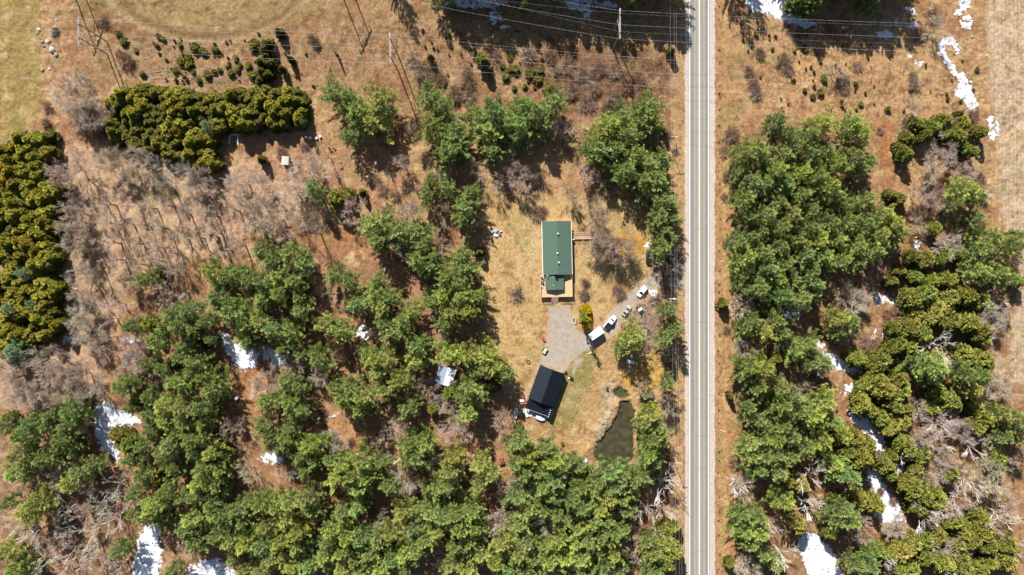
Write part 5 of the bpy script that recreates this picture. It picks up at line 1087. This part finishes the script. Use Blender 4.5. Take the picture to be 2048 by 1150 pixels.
for i, (px, py) in enumerate([(660,299),(663,303),(667,297),(671,300),(681,326),(684,337),(658,296)]):
    log(px, py, 10, rl.gauss(0, 8), .9, .22, "dark log stump on the dirt of the garden clearing", mat("dark_stump", (.05, .035, .025), .95) if i == 0 else bpy.data.materials["dark_stump"], 0, "dark log stumps in the garden clearing")
# brush pile: branches heaped over the wreck
rg = np.random.default_rng(77); segs = []; T = []
for i in range(900):
    c = np.array([rg.normal(0, 3.2), rg.normal(0, 5.0), rg.uniform(.2, 1.8)]); az = rg.uniform(0, 6.28); L = rg.uniform(1.2, 4.5); d = np.array([math.cos(az), math.sin(az), rg.normal(0, .18)])
    segs.append((c - d * L / 2, c + d * L / 2, rg.uniform(.04, .09), .03)); T.append(rg.uniform(.2, 1))
V, F = limb_mesh(segs, 4); x, y, z = at(1291, 652)
o = add("brush_pile", np_mesh("brush_pile", V, F, M_twig, tint=np.repeat(T, 8)), None, (x, y, z - .2)); tagit(o, "heap of cut branches over the wrecked car beside the roadside pines", "brush pile", None)
o.color = (1.05, .95, .85, 1)
# ------------------------------------------------------------------ power lines
M_pole = mat("weathered_pole", (.30, .22, .16), .9, noise=.2, scale=3); M_ins = mat("white_insulator", (.8, .8, .8), .3); M_wire = mat("aluminium_wire", (.38, .38, .40), .7)
HP = 17.6
def hframe(p1, p2, label, arms=True, h=HP):
    """two poles with feet at photo pixels p1, p2, a crossarm and braces between the tops"""
    a = np.array([*[(p1[0] - 1024) / S, (575 - p1[1]) / S]]); b = np.array([*[(p2[0] - 1024) / S, (575 - p2[1]) / S]]); c = (a + b) / 2; d = (b - a); L = np.linalg.norm(d); ang = math.atan2(d[1], d[0])
    z = gz((p1[0] + p2[0]) / 2, (p1[1] + p2[1]) / 2); o = empty("transmission_pole", (c[0], c[1], z), ang); tagit(o, label, "power pole", "H-frame transmission poles")
    for s in (-1, 1): MB().tube((s * L / 2, 0, -.4), (s * L / 2, 0, h), .24, .17, n=10).build("pole", M_pole, o)
    A = 5.3; MB().box(-A, A, .10, .20, h - .9, h - .6).box(-A, A, -.20, -.10, h - .9, h - .6).build("crossarm", M_pole if not arms else mat("silvered_arm", (.42, .40, .38), .8), o)
    MB().tube((-L / 2, .1, h - 1), (L / 2, .1, h - 5.5), .08, n=5).tube((L / 2, -.1, h - 1), (-L / 2, -.1, h - 5.5), .08, n=5).build("cross_brace", M_pole, o)
    pts = []
    for s in (-1, 0, 1):
        i_ = MB()
        for k in range(6): i_.tube((s * (A - .3), 0, h - 1.0 - k * .18), (s * (A - .3), 0, h - 1.08 - k * .18), .14, n=8)
        i_.tube((s * (A - .3), 0, h - .7), (s * (A - .3), 0, h - 2.0), .04, n=5).build("insulator", M_ins, o)
        pts.append((c[0] + math.cos(ang) * s * (A - .3), c[1] + math.sin(ang) * s * (A - .3), z + h - 2.05))
    pts.append((*a, z + h)); pts.append((*b, z + h)); return pts
P1 = hframe((214, 83), (214, 108), "H-frame power pole beside the boulder strip at upper left")
P2 = hframe((796, 110), (797, 144), "H-frame power pole with silvered arm standing alone in the scrub")
P3 = hframe((1226, 64), (1226, 98), "H-frame power pole by the woods at the top, left of the road")
P0 = hframe((151, -4), (160, -34), "H-frame power pole cut off by the top edge at left"); P4 = hframe((686, -6), (698, -36), "H-frame power pole cut off by the top edge near the oval field")
def wire(a, b, sag, label, group, r=.035):
    a = np.array(a, float); b = np.array(b, float); n = 26; m = MB(); prev = None
    for i in range(n + 1):
        t = i / n; p = a + (b - a) * t; p[2] -= sag * 4 * t * (1 - t)
        if prev is not None: m.tube(prev, p, r, n=4, caps=False)
        prev = p
    o = m.build("overhead_wire", M_wire, None); return tagit(o, label, "power wire", group)
def ends(P, dx, dy):                               # the same five points further along the line, out of the picture
    return [(p[0] + dx, p[1] + dy, p[2]) for p in P]
nm = ["upper", "middle", "lower", "upper earth", "lower earth"]
def span(A, B, txt, grp):
    for i in range(5): wire(A[i], B[i], 2.2, f"{nm[i]} wire {txt}", grp, .028 if i < 3 else .014)
A_ = sorted(P1[:3], key=lambda q: -q[1]) + P1[3:]; B_ = sorted(P2[:3], key=lambda q: -q[1]) + P2[3:]; C_ = sorted(P3[:3], key=lambda q: -q[1]) + P3[3:]; D_ = sorted(P4[:3], key=lambda q: -q[1]) + P4[3:]; E_ = sorted(P0[:3], key=lambda q: -q[1]) + P0[3:]
span(A_, B_, "strung between the upper left and the lone H-frame poles", "wires of the lower power line"); span(B_, ends(B_, 130, -11), "running right from the lone H-frame pole across the road", "wires of the lower power line"); span(ends(A_, -90, 9), A_, "running left from the upper left H-frame pole", "wires of the lower power line")
span(D_, C_, "strung from the top edge to the H-frame pole by the road", "wires of the upper power line"); span(C_, ends(C_, 170, -6), "crossing the road to the right from the H-frame pole", "wires of the upper power line")
# roadside distribution poles
def upole(px, py, label, tf=False, h=10.5):
    x, y, z = at(px, py); o = empty("utility_pole", (x, y, z)); tagit(o, label, "utility pole", "roadside utility poles")
    MB().tube((0, 0, -.3), (0, 0, h), .17, .11, n=9).build("pole", M_pole, o); MB().box(-1.25, 1.25, -.06, .06, h - .7, h - .55).build("crossarm", mat("pale_arm", (.55, .52, .48), .8), o)
    P = []
    for s in (-1.1, .25, 1.1):
        MB().tube((s, 0, h - .55), (s, 0, h - .3), .07, n=7).build("insulator", M_ins, o); P.append((x + s, y, z + h - .3))
    if tf: MB().tube((.38, 0, h - 2.4), (.38, 0, h - 1.2), .30, n=12).build("transformer", M_whitem, o)
    return P
U = [upole(1334, -34, "roadside utility pole cut off by the top edge"), upole(1336.5, 285, "roadside utility pole with pale crossarm above the road trees"), upole(1335.5, 597, "roadside utility pole with white transformer at the driveway mouth", True), upole(1344, 912, "roadside utility pole by the lower road trees"), upole(1346, 1200, "roadside utility pole cut off by the bottom edge")]
txt = ["from the top edge to the pale-armed roadside pole", "from the pale-armed pole to the transformer pole", "from the transformer pole down past the pond", "from the lower roadside pole to the bottom edge"]
for k in range(4):
    for i in range(3): wire(U[k][i], U[k + 1][i], .9, f"{['left','middle','right'][i]} roadside wire {txt[k]}", "roadside wires", .016)
# thin leaning tree beside the yellow bushes, whose long shadow falls over the camper
tree_obj("pine_tree", (make_pine(900, H=15, Rr=2.0, sparse=.55)), 1160.5, 630, 8, 17, 2.0, 15, .5, G_P, "pine tree", "slender", "thin pine at the yellow bushes", (1.1, 1.0, .7), "slender", base=True)
# one smooth stake row along the right shoulder: dark weeds
for i in range(40):
    py = 20 + i * 28.5 + rl.gauss(0, 6)
    o = bpy.data.objects.new("roadside_weed", SHRUBS[i % 4]); col.objects.link(o); x, y, z = at(1438 + rl.gauss(0, .8), py); o.location = (x, y, z); s = rl.uniform(.10, .2); o.scale = (s, s, s * 1.3); o.rotation_euler.z = i; o.color = (.4, .35, .3, 1)
    tagit(o, "small dark weed at the right edge of the road shoulder", "weed", "weeds along the right road shoulder")
assign_labels()
# ------------------------------------------------------------------ dry grass and low brush over the open ground
def tufts(name, n, size, blades_n, mask, m, tintcol, seed, label, wd=0.10, lift=0.8, jit=0.35):
    rg = np.random.default_rng(seed)
    px = rg.uniform(-30, 2078, n); py = rg.uniform(-30, 1180, n)
    keep = (np.abs(px - 1399) > 33) & (sdf_poly(px, py, POND) < -2) & (f_drive(px, py) < -1) & (sdf_poly(px, py, [(1078,438),(1150,438),(1150,612),(1072,612)]) < 0) & (sdf_poly(px, py, [(1078,725),(1135,745),(1100,850),(1040,825)]) < 0)
    keep &= rg.random(n) < mask(px, py)
    px = px[keep]; py = py[keep]; k = len(px)
    P = np.stack([(px - 1024) / S, (575 - py) / S, ground_z(px, py)], 1)
    D = np.stack([rg.normal(0, jit, k), rg.normal(0, jit, k), np.full(k, lift)], 1); D /= np.linalg.norm(D, axis=1, keepdims=True)
    V, F = blades(P, D, size * rg.uniform(.6, 1.4, k), wd, blades_n, 0.55, rg)
    c = ground_col(px, py) * rg.uniform(.75, 1.35, k)[:, None] * np.asarray(tintcol)
    c = np.repeat(c, blades_n * 4, 0)
    o = add(name, np_mesh(name, V, F, m, colattr=c)); tagit(o, label, "grass", None, "stuff"); return o
M_blade = attr_mat("grass_blades", noise=0.1, bump=0.0)
woodm = lambda a, b: np.clip(sum(sm(0, 12, sdf_poly(a, b, REG[i][0])) for i in (9, 10)), 0, 1)
fieldm = lambda a, b: np.clip(sum(sm(0, 8, sdf_poly(a, b, REG[i][0])) for i in (0, 1, 2)), 0, 1)
lawnm = lambda a, b: sm(-10, 10, sdf_poly(a, b, REG[16][0]))
tufts("dry_grass", 260000, 0.42, 3, lambda a, b: (1 - .55 * woodm(a, b)) * (1 - .7 * fieldm(a, b)) * (1 - .5 * lawnm(a, b)) * sm(.3, .62, fbm(a / 12, b / 12, 3)), M_blade, (1.12, 1.1, 1.08), 3, "dry straw-coloured grass over the open ground")
brushm = lambda a, b: np.clip(sm(0, 20, sdf_poly(a, b, REG[4][0])) + .5 * sm(0, 20, sdf_poly(a, b, REG[5][0])) + .5 * sm(0, 20, sdf_poly(a, b, REG[12][0])) + .35 * woodm(a, b), 0, 1) * sm(.36, .6, fbm(a / 8 + 3, b / 8, 3))
tufts("low_brush", 120000, 1.1, 5, brushm, M_blade, (.80, .68, .62), 4, "low reddish brown brush in the scrub", wd=0.05, lift=0.6, jit=.5)
